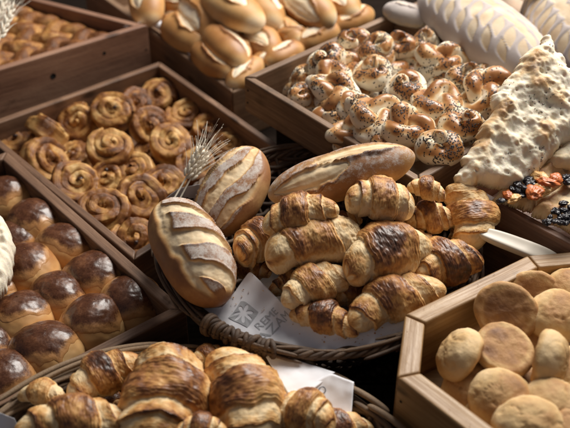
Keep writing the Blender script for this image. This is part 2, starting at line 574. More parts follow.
def bun(seed, a=.048, hu=.043, hd=.022):
    rng = np.random.default_rng(seed)
    nu, nv = 60, 96
    u = np.linspace(.01, PI - .02, nu)
    v = np.linspace(0, 2 * PI, nv, endpoint=False)
    U, V = np.meshgrid(u, v, indexing='ij')

    def surf(U, V, off=0):
        d = P3(np.sin(U) * np.cos(V), np.sin(U) * np.sin(V), np.cos(U))
        k = 1 + .045 * fbm(d, 1.1, 2, seed) + .012 * fbm(d, 5, 2, seed + 1)
        return d * np.array([a * 1.05, a * .95, 1.0]) * k[..., None] * np.where(d[..., 2:] > 0, np.array([1, 1, hu]), np.array([1, 1, hd])) + P3(0 * U, 0 * U, 0 * U + hd) + d * np.asarray(off)[..., None]
    X = surf(U, V, U * 0)
    bake = .18 + .42 * sstep(1.9, .5, U) + .2 * fbm(X, 30, 2, seed + 2)
    mb = MB()
    mb.grid(X, wv=True, capu=True, attrs={'bake': np.clip(bake, 0, 1)})
    body = mb.mesh('bun_body', [M_BUN])
    tm = 1.02 + .16 * np.sin(v + rng.uniform(0, 6)) + .10 * np.sin(2 * v + rng.uniform(0, 6)) + .05 * np.sin(5 * v + rng.uniform(0, 6))
    tm = tm + .07 * fbm(P3(np.cos(v) * 2.2, np.sin(v) * 2.2, v * 0), 2.0, 3, seed + 4)
    for k in range(3):
        c = rng.uniform(0, 2 * PI)
        d = np.abs((v - c + PI) % (2 * PI) - PI)
        tm = tm + rng.uniform(.12, .36) * np.exp(-(d / rng.uniform(.07, .16)) ** 2)
    tm = np.clip(tm, .5, 1.45)
    w = np.linspace(.01, 1, 56) ** .8
    UU = w[:, None] * tm[None]
    off = .0009 * np.sqrt(np.clip(1 - w ** 9, 0, 1))[:, None] + 0 * UU - .0001
    d = P3(np.sin(UU) * np.cos(v), np.sin(UU) * np.sin(v), np.cos(UU))
    off = off + .00022 * fbm(d, 7, 3, seed + 8) * (1 - w[:, None] ** 6)
    G = surf(UU, np.broadcast_to(v[None], UU.shape), off)
    m2 = MB()
    m2.grid(G, wv=True, capu=False, attrs={'thin': sstep(.55, 1.0, w)[:, None] + 0 * UU})
    return body, m2.mesh('chocolate_glaze', [M_GLAZE])


def loaf(seed, L, R0, slash, mat, blunt=2.6, tip=.25, flat=.85, bakebase=.5, flour=0.0, wide=1.0, name='roll'):
    """long roll; slash = list of (t centre, angle offset, half length, half width, twist)"""
    nt, nf = 150, 110
    t = np.sin(np.linspace(-PI / 2 + .03, PI / 2 - .03, nt))
    ph = np.linspace(-PI, PI, nf, endpoint=False)
    T, F = np.meshgrid(t, ph, indexing='ij')
    R = R0 * np.clip(1 - np.abs(T) ** blunt, .0003, 1) ** .56
    q = P3(T * L / 2, np.sin(F) * R, np.cos(F) * R)
    R = R * (1 + .05 * fbm(q, 16, 2, seed))
    op = np.zeros_like(T)
    lip = np.zeros_like(T)
    dome = np.zeros_like(T)
    ring = np.zeros_like(T)
    for tc, fc, hl, hw, tw in slash:
        x = (T - tc) / hl
        d = (F - fc - tw * (T - tc)) / np.maximum(hw * np.sqrt(np.clip(1 - x ** 2, 0, 1)), 1e-3)
        d = d * (1 + .22 * fbm(q, 70, 3, seed + 15))
        ins = np.where(np.abs(x) < 1, 1.0, 0.0)
        o1 = ins * sstep(1.05, .85, np.abs(d))
        op = np.maximum(op, o1)
        dome = np.where(o1 > .5, .09 * (1 - np.clip(np.abs(d), 0, 1) ** 2), dome)
        ring = np.where(o1 > .3, np.sin(d * 9 + 2.5 * fbm(q * np.array([.5, 1, 1]), 40, 2, seed + 8)), ring)
        lip = np.maximum(lip, ins * np.exp(-((d + 1.08) / .22) ** 2) * np.sqrt(np.clip(1 - x ** 2, 0, 1)))
        lip = np.maximum(lip, .45 * ins * np.exp(-((d - 1.1) / .2) ** 2) * np.sqrt(np.clip(1 - x ** 2, 0, 1)))
    R = R * (1 - .13 * op + dome + .012 * ring * op + .14 * lip) + .0008 * op * fbm(q, 90, 3, seed + 4)
    y = np.sin(F) * R * wide
    z = np.cos(F) * R
    z = np.where(z < -.5 * R0, -.5 * R0 + (z + .5 * R0) * .4, z) * flat
    X = P3(T * L / 2, y, z)
    top = np.cos(F)
    bake = bakebase + .14 * top + .15 * fbm(q, 24, 3, seed + 1) - tip * sstep(.72, .98, np.abs(T)) - .18 * sstep(0, -.8, top)
    bake = bake * (1 - op) + op * (.12 + .05 * ring + .16 * fbm(q * np.array([.5, 1, 1]), 60, 3, seed + 2)) + .28 * lip
    fl = flour * (1 - op) * np.clip(top + .4, 0, 1)
    mb = MB()
    mb.grid(X, wv=True, capu=True, attrs={'bake': np.clip(bake, 0, 1), 'flour': np.clip(fl + .25 * op, 0, 1)})
    return mb.mesh(name, [mat])


def rustic(seed, L, R0, bands, slope, across=.55, flat=.85, side=.55, edge=None, wide=1.1, fs=0.0):
    """floured country roll: raised dark crust bands between pale opened dough"""
    nt, nf = 190, 150
    t = np.sin(np.linspace(-PI / 2 + .03, PI / 2 - .03, nt))
    ph = np.linspace(-PI, PI, nf, endpoint=False)
    T, F = np.meshgrid(t, ph, indexing='ij')
    R = R0 * np.clip(1 - np.abs(T) ** 2.3, .0003, 1) ** .55
    q = P3(T * L / 2, np.sin(F) * R, np.cos(F) * R)
    R = R * (1 + .06 * fbm(q, 14, 2, seed))
    wob = .12 * fbm(q, 30, 3, seed + 2)
    F0, F = F, F - fs
    c = bands * (F * across - slope * T) + wob * 1.2
    bar = sstep(-.28, .12, np.sin(2 * PI * c))
    zone = sstep(1.25, 1.0, np.abs(F + .08 * fbm(q, 40, 2, seed + 5))) * sstep(.97, .86, np.abs(T))
    if edge is not None:
        zone2 = sstep(edge - .12, edge + .12, F + wob)
        bar = bar * zone2
    crust = 1 - zone * (1 - bar)
    step = np.exp(-((np.sin(2 * PI * c) + .1) / .25) ** 2) * zone
    R = R * (1 - .10 * (1 - crust)) + R0 * .06 * step * bar + (1 - crust) * .0012 * fbm(q, 110, 3, seed + 6)
    y = np.sin(F0) * R * wide
    z = np.cos(F0) * R
    z = np.where(z < -.5 * R0, -.5 * R0 + (z + .5 * R0) * .4, z) * flat
    X = P3(T * L / 2, y, z)
    bake = crust * (side + .14 * fbm(q, 26, 3, seed + 1) + .12 * zone * bar) + (1 - crust) * (.06 + .16 * fbm(q, 50, 3, seed + 3))
    bake = bake + .10 * step * (1 - bar)
    fl = crust * zone * .85 + (1 - zone) * .12
    mb = MB()
    mb.grid(X, wv=True, capu=True, attrs={'bake': np.clip(bake, 0, 1), 'flour': np.clip(fl, 0, 1)})
    return mb.mesh('rustic_roll', [M_RUS])


def knot(seed, s=.0215, coil=False):
    rng = np.random.default_rng(seed)
    n, nf = 300, 64
    u = np.linspace(0, 2 * PI, n, endpoint=False)
    k = .40
    path = P3((1 + k * np.cos(3 * u)) * np.cos(2 * u) * 1.06, (1 + k * np.cos(3 * u)) * np.sin(2 * u) * .96, .62 * np.sin(3 * u)) * s
    if coil:
        f = np.linspace(0, 1, n)
        th = rng.uniform(0, 6) + 2 * PI * 1.42 * f * rng.choice([-1, 1])
        rad = .0225 * (1 - .86 * f ** 1.7)
        path = P3(rad * np.cos(th), rad * np.sin(th), -.008 + .026 * f ** 1.3)
    path[:, 0] *= rng.uniform(.9, 1.25)
    path[:, 1] *= rng.uniform(.8, 1.05)
    path += .0045 * np.stack([fbm(path, 28, 2, seed + i) for i in range(3)], -1)
    T = np.gradient(path, axis=0) if coil else np.roll(path, -1, 0) - np.roll(path, 1, 0)
    T /= np.linalg.norm(T, axis=1, keepdims=True)
    A = np.cross(T, np.array([0, 0, 1.0]))
    A /= np.linalg.norm(A, axis=1, keepdims=True)
    B = np.cross(A, T)
    ph = np.linspace(0, 2 * PI, nf, endpoint=False)
    r = s * .72 * (1 + .16 * np.sin(2 * u + rng.uniform(0, 6)) + .12 * np.sin(5 * u + rng.uniform(0, 6)))
    if coil:
        r = .0175 * (1 + .16 * np.sin(3 * u + rng.uniform(0, 6))) * np.clip(1 - np.abs(2 * np.linspace(0, 1, n) - 1) ** 7, .004, 1) ** .5
    X = path[:, None] + r[:, None, None] * (A[:, None] * np.cos(ph)[None, :, None] + B[:, None] * np.sin(ph)[None, :, None])
    X += X * (.05 * fbm(X, 45, 3, seed + 7))[..., None]
    N = X - path[:, None]
    N /= np.linalg.norm(N, axis=-1, keepdims=True)
    topn = N[..., 2]
    bake = -.02 + .66 * sstep(.35, .85, topn + .6 * fbm(X, 34, 2, seed + 4)) + .10 * np.clip(X[..., 2] / s, -1, 1) + .14 * fbm(X, 60, 2, seed + 9)
    mb = MB()
    mb.grid(X, wu=not coil, wv=True, capu=coil, attrs={'bake': np.clip(bake, 0, 1)})
    body = mb.mesh('knot_roll', [M_KNO])
    pts = X.reshape(-1, 3)
    nn = N.reshape(-1, 3)
    dens = sstep(-.2, .5, fbm(X, 38, 2, seed + 12)).ravel() * np.clip(nn[:, 2] - .1, 0, 1) ** 1.3 + .06 * (nn[:, 2] > 0)
    area = np.linalg.norm(np.cross(np.gradient(X, axis=0), np.gradient(X, axis=1)), axis=-1).ravel()
    dens = dens * area
    pick = rng.choice(len(pts), 330, replace=False, p=dens / dens.sum())
    sd = MB()
    for i in pick:
        nrm = nn[i]
        a = np.cross(nrm, rng.normal(size=3))
        a /= np.linalg.norm(a)
        b = np.cross(nrm, a)
        l, w_, h_ = rng.uniform(.0013, .0021), rng.uniform(.0009, .0013), .0008
        p = pts[i] + nrm * .0002 + a * rng.uniform(-.0008, .0008) + b * rng.uniform(-.0008, .0008)
        sd.add([p + a * l, p + b * w_, p - a * l, p - b * w_, p + nrm * h_], [(0, 1, 4), (1, 2, 4), (2, 3, 4), (3, 0, 4)])
    return body, sd.mesh('poppy_seeds', [M_SEED])


def biscuit(seed, R=.037, h=.034, cap=True):
    rng = np.random.default_rng(seed)
    prof = []
    for a in np.linspace(.02, 1, 10) ** .8:
        prof.append((R * .88 * a, -.0005 - .0012 * (1 - a ** 4), 1))
    for a in np.linspace(0, PI / 2, 9)[1:]:
        prof.append((R * .88 + .006 * math.sin(a), .006 - .006 * math.cos(a) - .0005, 1 - a / (PI / 2) * .6))
    for a in np.linspace(0, PI / 2 - .02, 26)[1:]:
        prof.append(((R * .88 + .006) * math.cos(a) ** .82, .006 + (h - .006) * math.sin(a) ** .95, 0))
    prof = np.array(prof)
    v = np.linspace(0, 2 * PI, 88, endpoint=False)
    rr = prof[:, 0][:, None]
    X = P3(rr * np.cos(v) * 1.06, rr * np.sin(v) * .95, prof[:, 1][:, None] + 0 * v)
    sq = .06 * fbm(X, 14, 2, seed)
    X[..., :2] *= (1 + sq)[..., None]
    N = gnormals(X)
    crack = np.abs(fbm(X, 34, 2, seed + 2))
    cr = sstep(.09, .0, crack) * sstep(.012, .022, X[..., 2])
    n2 = fbm(X, 120, 3, seed + 3)
    X = X + N * (-.0016 * cr + .0009 * n2)[..., None] * -np.sign((N * X).sum(-1).mean())*-1
    bot = prof[:, 2][:, None]
    bake = .14 + .40 * sstep(.018, h, X[..., 2] + .006 * fbm(X, 30, 2, seed + 9)) + .18 * fbm(X, 40, 3, seed + 5) + .52 * bot * (1 + .15 * fbm(X, 90, 2, seed + 6)) + .10 * cr
    rim = np.exp(-((np.hypot(X[..., 0], X[..., 1]) - R * .86) / .0035) ** 2) * (bot > .3)
    bake = bake - .26 * rim
    mb = MB()
    mb.grid(X, wv=True, capu=True, attrs={'bake': np.clip(bake, 0, 1)})
    return mb.mesh('biscuit', [M_BIS])


def braid(seed, L=.3, A=.023, r=.0165):
    mb = MB()
    n, nf = 260, 26
    x = np.linspace(-.5, .5, n)
    for k in range(3):
        w = x * 2 * PI * 1.5 + k * 2 * PI / 3
        env = np.clip(1 - np.abs(2 * x) ** 5, .02, 1) ** .5
        p = P3(x * L, A * np.sin(w) * env, .013 + .008 * np.sin(2 * w) * env)
        T = np.gradient(p, axis=0)
        T /= np.linalg.norm(T, axis=1, keepdims=True)
        Bv = np.cross(T, np.array([0, 0, 1.0]))
        Bv /= np.linalg.norm(Bv, axis=1, keepdims=True)
        C = np.cross(Bv, T)
        ph = np.linspace(0, 2 * PI, nf, endpoint=False)
        R = r * env * (1 + .08 * np.sin(w * 2 + 1))
        X = p[:, None] + R[:, None, None] * (Bv[:, None] * np.cos(ph)[None, :, None] + C[:, None] * np.sin(ph)[None, :, None])
        nn = fbm(X, 60, 3, seed + k)
        X = X + (X - p[:, None]) * (.10 * nn)[..., None]
        tz = np.broadcast_to(np.sin(ph)[None], X.shape[:2])
        bake = .30 + .26 * np.clip(tz, 0, 1) + .25 * nn + 6 * (X[..., 2] - .02)
        mb.grid(X, wv=True, capu=True, attrs={'bake': np.clip(bake, 0, 1), 'pc': P3(tz * 1.2, x[:, None] * 14 + 0 * tz, 0 * tz + k)})
    return mb.mesh('braided_loaf', [M_DAN])


# ------------------------------------------------------------------ placement
def frame_long(o, p0, p1, L, roll=0.0, sy=1.0, sz=1.0):
    """lay a long thing with its axis from p0 to p1"""
    d = p1 - p0
    x = d.normalized()
    up = Vector((0, 0, 1))
    y = up.cross(x).normalized()
    z = x.cross(y)
    R = Matrix((x, y, z)).transposed().to_4x4() @ Matrix.Rotation(roll, 4, 'X')
    s = d.length / L
    o.matrix_world = Matrix.Translation((p0 + p1) / 2) @ R @ Matrix.Diagonal((s, s * sy, s * sz, 1))


def frame_round(o, p, yaw, tx, ty, s=1.0, lift=0.0):
    n = Vector((tx, ty, 1)).normalized()
    q = Vector((0, 0, 1)).rotation_difference(n)
    o.matrix_world = Matrix.Translation(p) @ q.to_matrix().to_4x4() @ Matrix.Rotation(yaw, 4, 'Z') @ Matrix.Translation((0, 0, lift)) @ Matrix.Scale(s, 4)


# ------------------------------------------------------------------ setting
tb = MB()
for k in range(9):
    y0 = -1.0 + k * .36
    tb.add([(x, y, z) for x in (-1.6, 1.6) for y in (y0, y0 + .355) for z in (-.04, 0)], [(0, 1, 3, 2), (4, 6, 7, 5), (0, 4, 5, 1), (2, 3, 7, 6), (0, 2, 6, 4), (1, 5, 7, 3)])
table = tb.obj('table_top', W_BLACK, smooth=False)
table['kind'] = 'structure'


def poly_inset(pts, t):
    n = len(pts)
    area = sum(pts[i][0] * pts[(i + 1) % n][1] - pts[(i + 1) % n][0] * pts[i][1] for i in range(n))
    sg = 1 if area > 0 else -1
    out = []
    for i in range(n):
        p0, p1, p2 = (np.array(pts[j][:2], float) for j in (i - 1, i, (i + 1) % n))
        d1 = (p1 - p0) / np.linalg.norm(p1 - p0)
        d2 = (p2 - p1) / np.linalg.norm(p2 - p1)
        n1 = sg * np.array([-d1[1], d1[0]])
        n2 = sg * np.array([-d2[1], d2[0]])
        m = (n1 + n2) / (1 + n1 @ n2)
        out.append(p1 + m * t)
    return out


def box_open(root, pts, ztop, zbot, t, mat, base=True, bev=.0025, floor_z=None, mats=None):
    """open crate: one board per side plus a base board"""
    inn = poly_inset(pts, t)
    n = len(pts)
    boards = []
    for i in range(n):
        a, b = np.array(pts[i][:2], float), np.array(pts[(i + 1) % n][:2], float)
        c, d = inn[(i + 1) % n], inn[i]
        mid = (a + b) / 2
        x = (b - a) / np.linalg.norm(b - a)
        y = np.array([-x[1], x[0]])
        g = .0005
        loc = []
        for p, s in ((a, g), (b, -g), (c, -g), (d, g)):
            loc.append(((p - mid) @ x + s, (p - mid) @ y))
        zj = random.uniform(-.0012, .0012)
        H = ztop - zbot
        V = [(u, v, -H / 2) for u, v in loc] + [(u, v, H / 2 + zj) for u, v in loc]
        F = [(0, 1, 5, 4), (1, 2, 6, 5), (2, 3, 7, 6), (3, 0, 4, 7), (4, 5, 6, 7), (3, 2, 1, 0)]
        area = sum(loc[k][0] * loc[(k + 1) % 4][1] - loc[(k + 1) % 4][0] * loc[k][1] for k in range(4))
        if area < 0:
            F = [f[::-1] for f in F]
        mb = MB()
        mb.add(V, F)
        o = mb.obj('side_board', (mats or {}).get(i, mat), root, smooth=False)
        o.location = (mid[0], mid[1], (ztop + zbot) / 2)
        o.rotation_euler = (0, 0, math.atan2(x[1], x[0]))
        bv = o.modifiers.new('bevel', 'BEVEL')
        bv.width = bev
        bv.segments = 3
        boards.append(o)
    if base:
        fz = floor_z if floor_z is not None else zbot
        mb = MB()
        k = poly_inset(pts, t + .0004)
        V = [(p[0], p[1], fz) for p in k] + [(p[0], p[1], fz + .008) for p in k]
        mb.add(V, [tuple(range(n)), tuple(range(n, 2 * n))] + [(i, (i + 1) % n, n + (i + 1) % n, n + i) for i in range(n)])
        mb.obj('base_board', mat, root, smooth=False)
    return boards


def hole(board, px, py, z, r=.004):
    """a bolt hole drilled in a board, seen as a dark dished disc"""
    pass


def v2(p):
    return (p.x, p.y)


# danish crate
dF, dR, dB, dL = (at(134, 259, .10), at(297, 157, .10), at(160, 61, .10), at(-25, 127, .10))
danish_crate = thing('wooden_crate', 'dark open wooden crate packed with spiral pastry swirls', 'crate', 'wooden bread crates')
b_dan = box_open(danish_crate, [v2(dF), v2(dR), v2(dB), v2(dL)], .10, .0, .014, W_DARK)
# chocolate bun crate
cF, cB = at(183, 311, .10), at(7, 158, .10)
dirl = (at(0, 404, .10) - at(182, 311, .10)).normalized()
shift = Vector((dirl.x, dirl.y, 0)) * .016
cF2, cB2 = at(187, 311, .10), at(7, 152, .10)
choc_crate = thing('wooden_crate', 'dark wooden crate holding the brown glazed round buns', 'crate', 'wooden bread crates')
bun_poly = [v2(cF2), v2(cB2), v2(cB2 + dirl * .46), v2(cF2 + dirl * .46)]
b_cho = box_open(choc_crate, bun_poly, .102, .0, .018, W_DARK)
# braided loaf crate
uA, uB, uC = at(-60, 88, .165), at(148, 25, .165), at(20, -7, .165)
ex = (uB - uA).normalized()
uB2 = uB + (uC - uB) * 1.3
uA2 = uA + (uC - uB) * 1.3
braid_crate = thing('wooden_crate', 'deep reddish brown wooden crate of braided loaves in the back corner', 'crate', 'wooden bread crates')
b_upp = box_open(braid_crate, [v2(uA), v2(uB), v2(uB2), v2(uA2)], .165, .0, .015, W_RED, floor_z=.075)
# french roll crate
rF, rL = at(232, 92, .115), at(103, -2, .115)
ul = (rL - rF).normalized()
ur = Vector((-ul.y, ul.x, 0))
if ur.x < 0:
    ur = -ur
roll_crate = thing('wooden_crate', 'brown wooden crate heaped with plain golden bread rolls', 'crate', 'wooden bread crates')
rA = rF + ul * .62
b_rol = box_open(roll_crate, [v2(rF), v2(rF + ur * .42), v2(rA + ur * .42), v2(rA)], .115, .0, .016, W_MID, floor_z=.03)
# poppy knot tray
kA, kB, kC, kD = at(244, 77, .24), at(395, 11, .24), at(560, 99, .24), at(419, 182, .24)
knot_crate = thing('wooden_tray', 'shallow wooden tray of poppy seed knot rolls', 'tray')
b_kno = box_open(knot_crate, [v2(kA), v2(kB), v2(kC), v2(kD)], .24, .172, .014, W_MID)
kc = (kA + kB + kC + kD) / 4


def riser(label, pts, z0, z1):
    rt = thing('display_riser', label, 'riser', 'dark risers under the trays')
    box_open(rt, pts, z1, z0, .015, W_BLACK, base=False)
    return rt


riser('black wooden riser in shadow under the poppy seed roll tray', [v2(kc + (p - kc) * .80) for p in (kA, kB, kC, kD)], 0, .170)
# flatbread box
fA, fB = at(463, 187, .20), at(640, 283, .20)
fd = (fB - fA).normalized()
fu = Vector((-fd.y, fd.x, 0))
foc_crate = thing('wooden_box', 'reddish brown wooden box under the topped flatbread slices', 'box', 'wooden bread crates')
b_foc = box_open(foc_crate, [v2(fA), v2(fB), v2(fB + fu * .20), v2(fA + fu * .20)], .20, .0, .014, W_RED, floor_z=.15)
# eight sided tray
hz = .20
hA, hB, hZ, hY = at(405, 314, hz), at(397, 377, hz), at(528, 255, hz), at(572, 250, hz)
hD = hB + Vector((.66, -.75, 0)) * .205
hexpts = [v2(hZ), v2(hA), v2(hB), v2(hD), (.40, -.63), (.53, -.50), (.54, -.30), (hY.x + .03, hY.y + .002)]
hex_tray = thing('octagonal_tray', 'pale wooden tray with angled corners holding round biscuits', 'tray')
b_hex = box_open(hex_tray, hexpts, hz, .09, .027, W_LIGHT, bev=.003)
hc = sum((Vector((*p, 0)) for p in hexpts), Vector()) / len(hexpts)
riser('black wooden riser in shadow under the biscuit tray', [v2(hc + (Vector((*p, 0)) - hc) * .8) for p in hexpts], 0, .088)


def bolt_hole(board, x, z, r=.0045):
    """dark bolt hole on the outer or inner face of a board, in board coordinates"""
    me = board.data
    ys = [v.co.y for v in me.vertices]
    return me, ys


def add_hole(board, side, x, z, r=.005):
    y = min(v.co.y for v in board.data.vertices) if side < 0 else max(v.co.y for v in board.data.vertices)
    mb = MB()
    a = np.linspace(0, 2 * PI, 20, endpoint=False)
    rings = [(r * 1.25, .0004), (r, .0006), (r * .9, .0003), (.0004, .0002)]
    X = np.array([[(x + rr * math.cos(q), y + side * d, z + rr * math.sin(q) * 1.0) for q in a] for rr, d in rings])
    mb.grid(X, wv=True)
    mb.obj('bolt_hole', M_HOLE, board)


add_hole(b_upp[0], -1, -.0, .035)
add_hole(b_upp[0], -1, .115, .05, .003)
add_hole(b_dan[2], 1, -.08, .018)
add_hole(b_dan[2], 1, .02, .025, .004)
add_hole(b_dan[1], 1, .08, .02, .004)
for b_ in (b_upp[0], b_kno[3], b_rol[3], b_hex[1], b_hex[2], b_dan[2], b_dan[1], b_foc[0]):
    hx = max(v.co.x for v in b_.data.vertices)
    hh_ = max(v.co.z for v in b_.data.vertices)
    for sx in (-1, 1):
        for fz in (.35, -.4):
            for sd_ in (-1, 1):
                add_hole(b_, sd_, sx * (hx - .009 - .002 * fz), hh_ * fz, .0017)

# ------------------------------------------------------------------ danish swirls
DV = [danish(10 + i) for i in range(8)]
DAN_G = 'spiral pastry swirls in the crate'
_cnt = {}


def put_danish(px, py, z, s, yaw, tx, ty, label):
    k = _cnt.get('d', 0)
    _cnt['d'] = k + 1
    body, rs = DV[k % 8]
    r = thing('danish_swirl', label, 'pastry', DAN_G)
    link('pastry_swirl', body, r)
    for m in rs[:(1 if k % 3 == 0 else 0)]:
        link('raisin', m, r)
    frame_round(r, at(px, py, z), yaw, tx * 1.5, ty * 1.4, s * 1.0, -.017)


for row in [
    (158, 99, .055, 1.0, .3, -.1, -.35, 'pastry swirl tucked into the far back corner of its crate'),
    (185, 118, .045, 1.05, 2.0, .1, -.2, 'pastry swirl against the right wall, next to the back corner one'),
    (136, 106, .055, .95, 4.0, .25, -.3, 'pastry swirl half hidden behind the big puffy back swirl'),
    (115, 114, .075, 1.1, 1.0, -.05, -.45, 'large puffy pastry swirl near the back board of its crate'),
    (80, 124, .055, 1.0, 2.6, -.2, -.5, 'shaded pastry swirl leaning on the back board'),
    (47, 134, .07, 1.1, 5.2, .62, .72, 'long pastry swirl tipped on its edge, side layers showing'),
    (17, 146, .04, 1.0, .7, 0, -.1, 'pastry swirl in the far left corner, mostly covered'),
    (113, 150, .078, 1.12, 3.3, .05, -.25, 'big raised pastry swirl with stacked side layers, centre left'),
    (46, 165, .06, 1.15, 1.6, .75, -.45, 'pastry swirl standing tilted beside the left divider'),
    (72, 160, .04, .95, 2.2, -.1, -.1, 'low pastry swirl wedged between tilted and raised swirls'),
    (148, 128, .06, 1.0, 4.4, .3, -.6, 'flat flaky pastry swirl lying between three rounder ones'),
    (171, 147, .068, 1.08, .2, .05, -.3, 'pastry swirl with a plump rim right of the raised one'),
    (78, 187, .062, 1.12, 2.9, .15, -.3, 'open pastry swirl with a loose coil by the divider'),
    (104, 212, .066, 1.12, .4, .1, -.3, 'glossy pastry swirl at the front with an open centre'),
    (138, 201, .062, 1.1, 1.9, .35, -.55, 'tilted pastry swirl touching the floured crusty roll'),
    (108, 181, .05, 1.0, 5.5, 0, -.3, 'pastry swirl sunk behind the glossy front one'),
    (136, 172, .055, 1.0, 3.7, -.1, -.3, 'pastry swirl in the middle of the crate, half covered'),
    (163, 186, .06, 1.0, 4.9, .1, -.35, 'small pastry swirl under the wheat ear stalk'),
    (209, 132, .045, 1.0, 2.4, .1, -.25, 'pastry swirl behind the tips of the wheat ear'),
    (233, 147, .045, 1.0, .9, -.2, -.4, 'pastry swirl in the right corner beside the long loaf'),
    (198, 168, .05, 1.0, 3.0, .0, -.3, 'pastry swirl peeping between wheat ear and leaf cut roll'),
    (134, 240, .045, 1.0, 4.2, .1, -.4, 'pastry swirl in the near corner by the basket rim'),
    (118, 232, .03, .9, .4, .0, -.2, 'dark pastry swirl deep under the front glossy one'),
    (60, 148, .025, .9, 1.4, .0, -.2, 'pastry swirl at the bottom below the tipped one'),
    (92, 165, .022, .9, 2.4, .0, -.2, 'pastry swirl low in the gap left of centre'),
    (185, 150, .02, .95, 5.4, .0, -.2, 'pastry swirl low along the right board'),
    (150, 158, .022, .95, 3.4, .0, -.2, 'pastry swirl in the bottom layer at centre'),
    (30, 152, .03, .95, 3.9, .2, -.3, 'pastry swirl squeezed left of the standing tilted one'),
    (214, 128, .025, .9, 1.2, .0, -.2, 'pastry swirl lying low near the right corner'),
    (150, 222, .03, .95, 2.2, .0, -.2, 'pastry swirl hidden low behind the floured crusty roll'),
]:
    put_danish(*row)

# ------------------------------------------------------------------ chocolate buns
BV = [bun(40 + i) for i in range(7)]


def put_bun(px, py, z, s, yaw, tx, ty, label):
    k = _cnt.get('b', 0)
    _cnt['b'] = k + 1
    body, gl = BV[k % 7]
    r = thing('glazed_bun', label, 'bun', 'glazed buns in the crate')
    link('bun_body', body, r)
    link('chocolate_glaze', gl, r)
    frame_round(r, at(px, py, z), yaw, tx, ty - .06, s * 1.06, -.022)


for row in [
    (6, 203, .05, 1.0, .5, -.1, .25, 'glazed bun in the top corner of the bun crate'),
    (36, 229, .05, 1.06, 1.9, .0, .25, 'glazed bun second from the top along the divider'),
    (66, 253, .05, 1.05, 3.1, .05, .2, 'glazed bun third from the top along the divider'),
    (98, 283, .05, 1.08, .3, .1, .2, 'glazed bun fourth from the top along the divider'),
    (131, 309, .045, 1.08, 4.6, .1, .15, 'shaded glazed bun in the near right corner of its crate'),
    (29, 275, .052, 1.05, 5.4, .0, .2, 'glazed bun touching the torn white bread'),
    (59, 302, .05, 1.0, 2.2, .0, .2, 'glazed bun in the middle with burnt top'),
    (94, 328, .05, 1.06, 1.2, .1, .2, 'glazed bun with glaze covering nearly all, by the front board'),
    (14, 247, .045, .95, 3.8, .0, .2, 'glazed bun mostly behind the torn white bread'),
    (22, 325, .052, 1.05, 4.1, -.05, .25, 'glazed bun with wet highlight at left edge of crate'),
    (48, 357, .05, 1.08, .0, .05, .2, 'glazed bun with bright highlight right at the front board'),
    (6, 384, .05, 1.0, 5.0, .0, .2, 'glazed bun cut by the photo edge at lower left'),
    (-8, 295, .045, 1.0, 2.8, .0, .2, 'glazed bun peeping out at the left photo edge'),
    (-12, 352, .045, 1.0, 2.0, .0, .2, 'glazed bun just inside the left photo edge, low'),
]:
    put_bun(*row)

# ------------------------------------------------------------------ long things helper
def put_long(name, mesh, L, a, b, label, cat, group, roll=0.0, sy=1.0, sz=1.0):
    o = link(name, mesh)
    tag(o, label, cat, group)
    frame_long(o, at(*a), at(*b), L, roll, sy, sz)
    return o


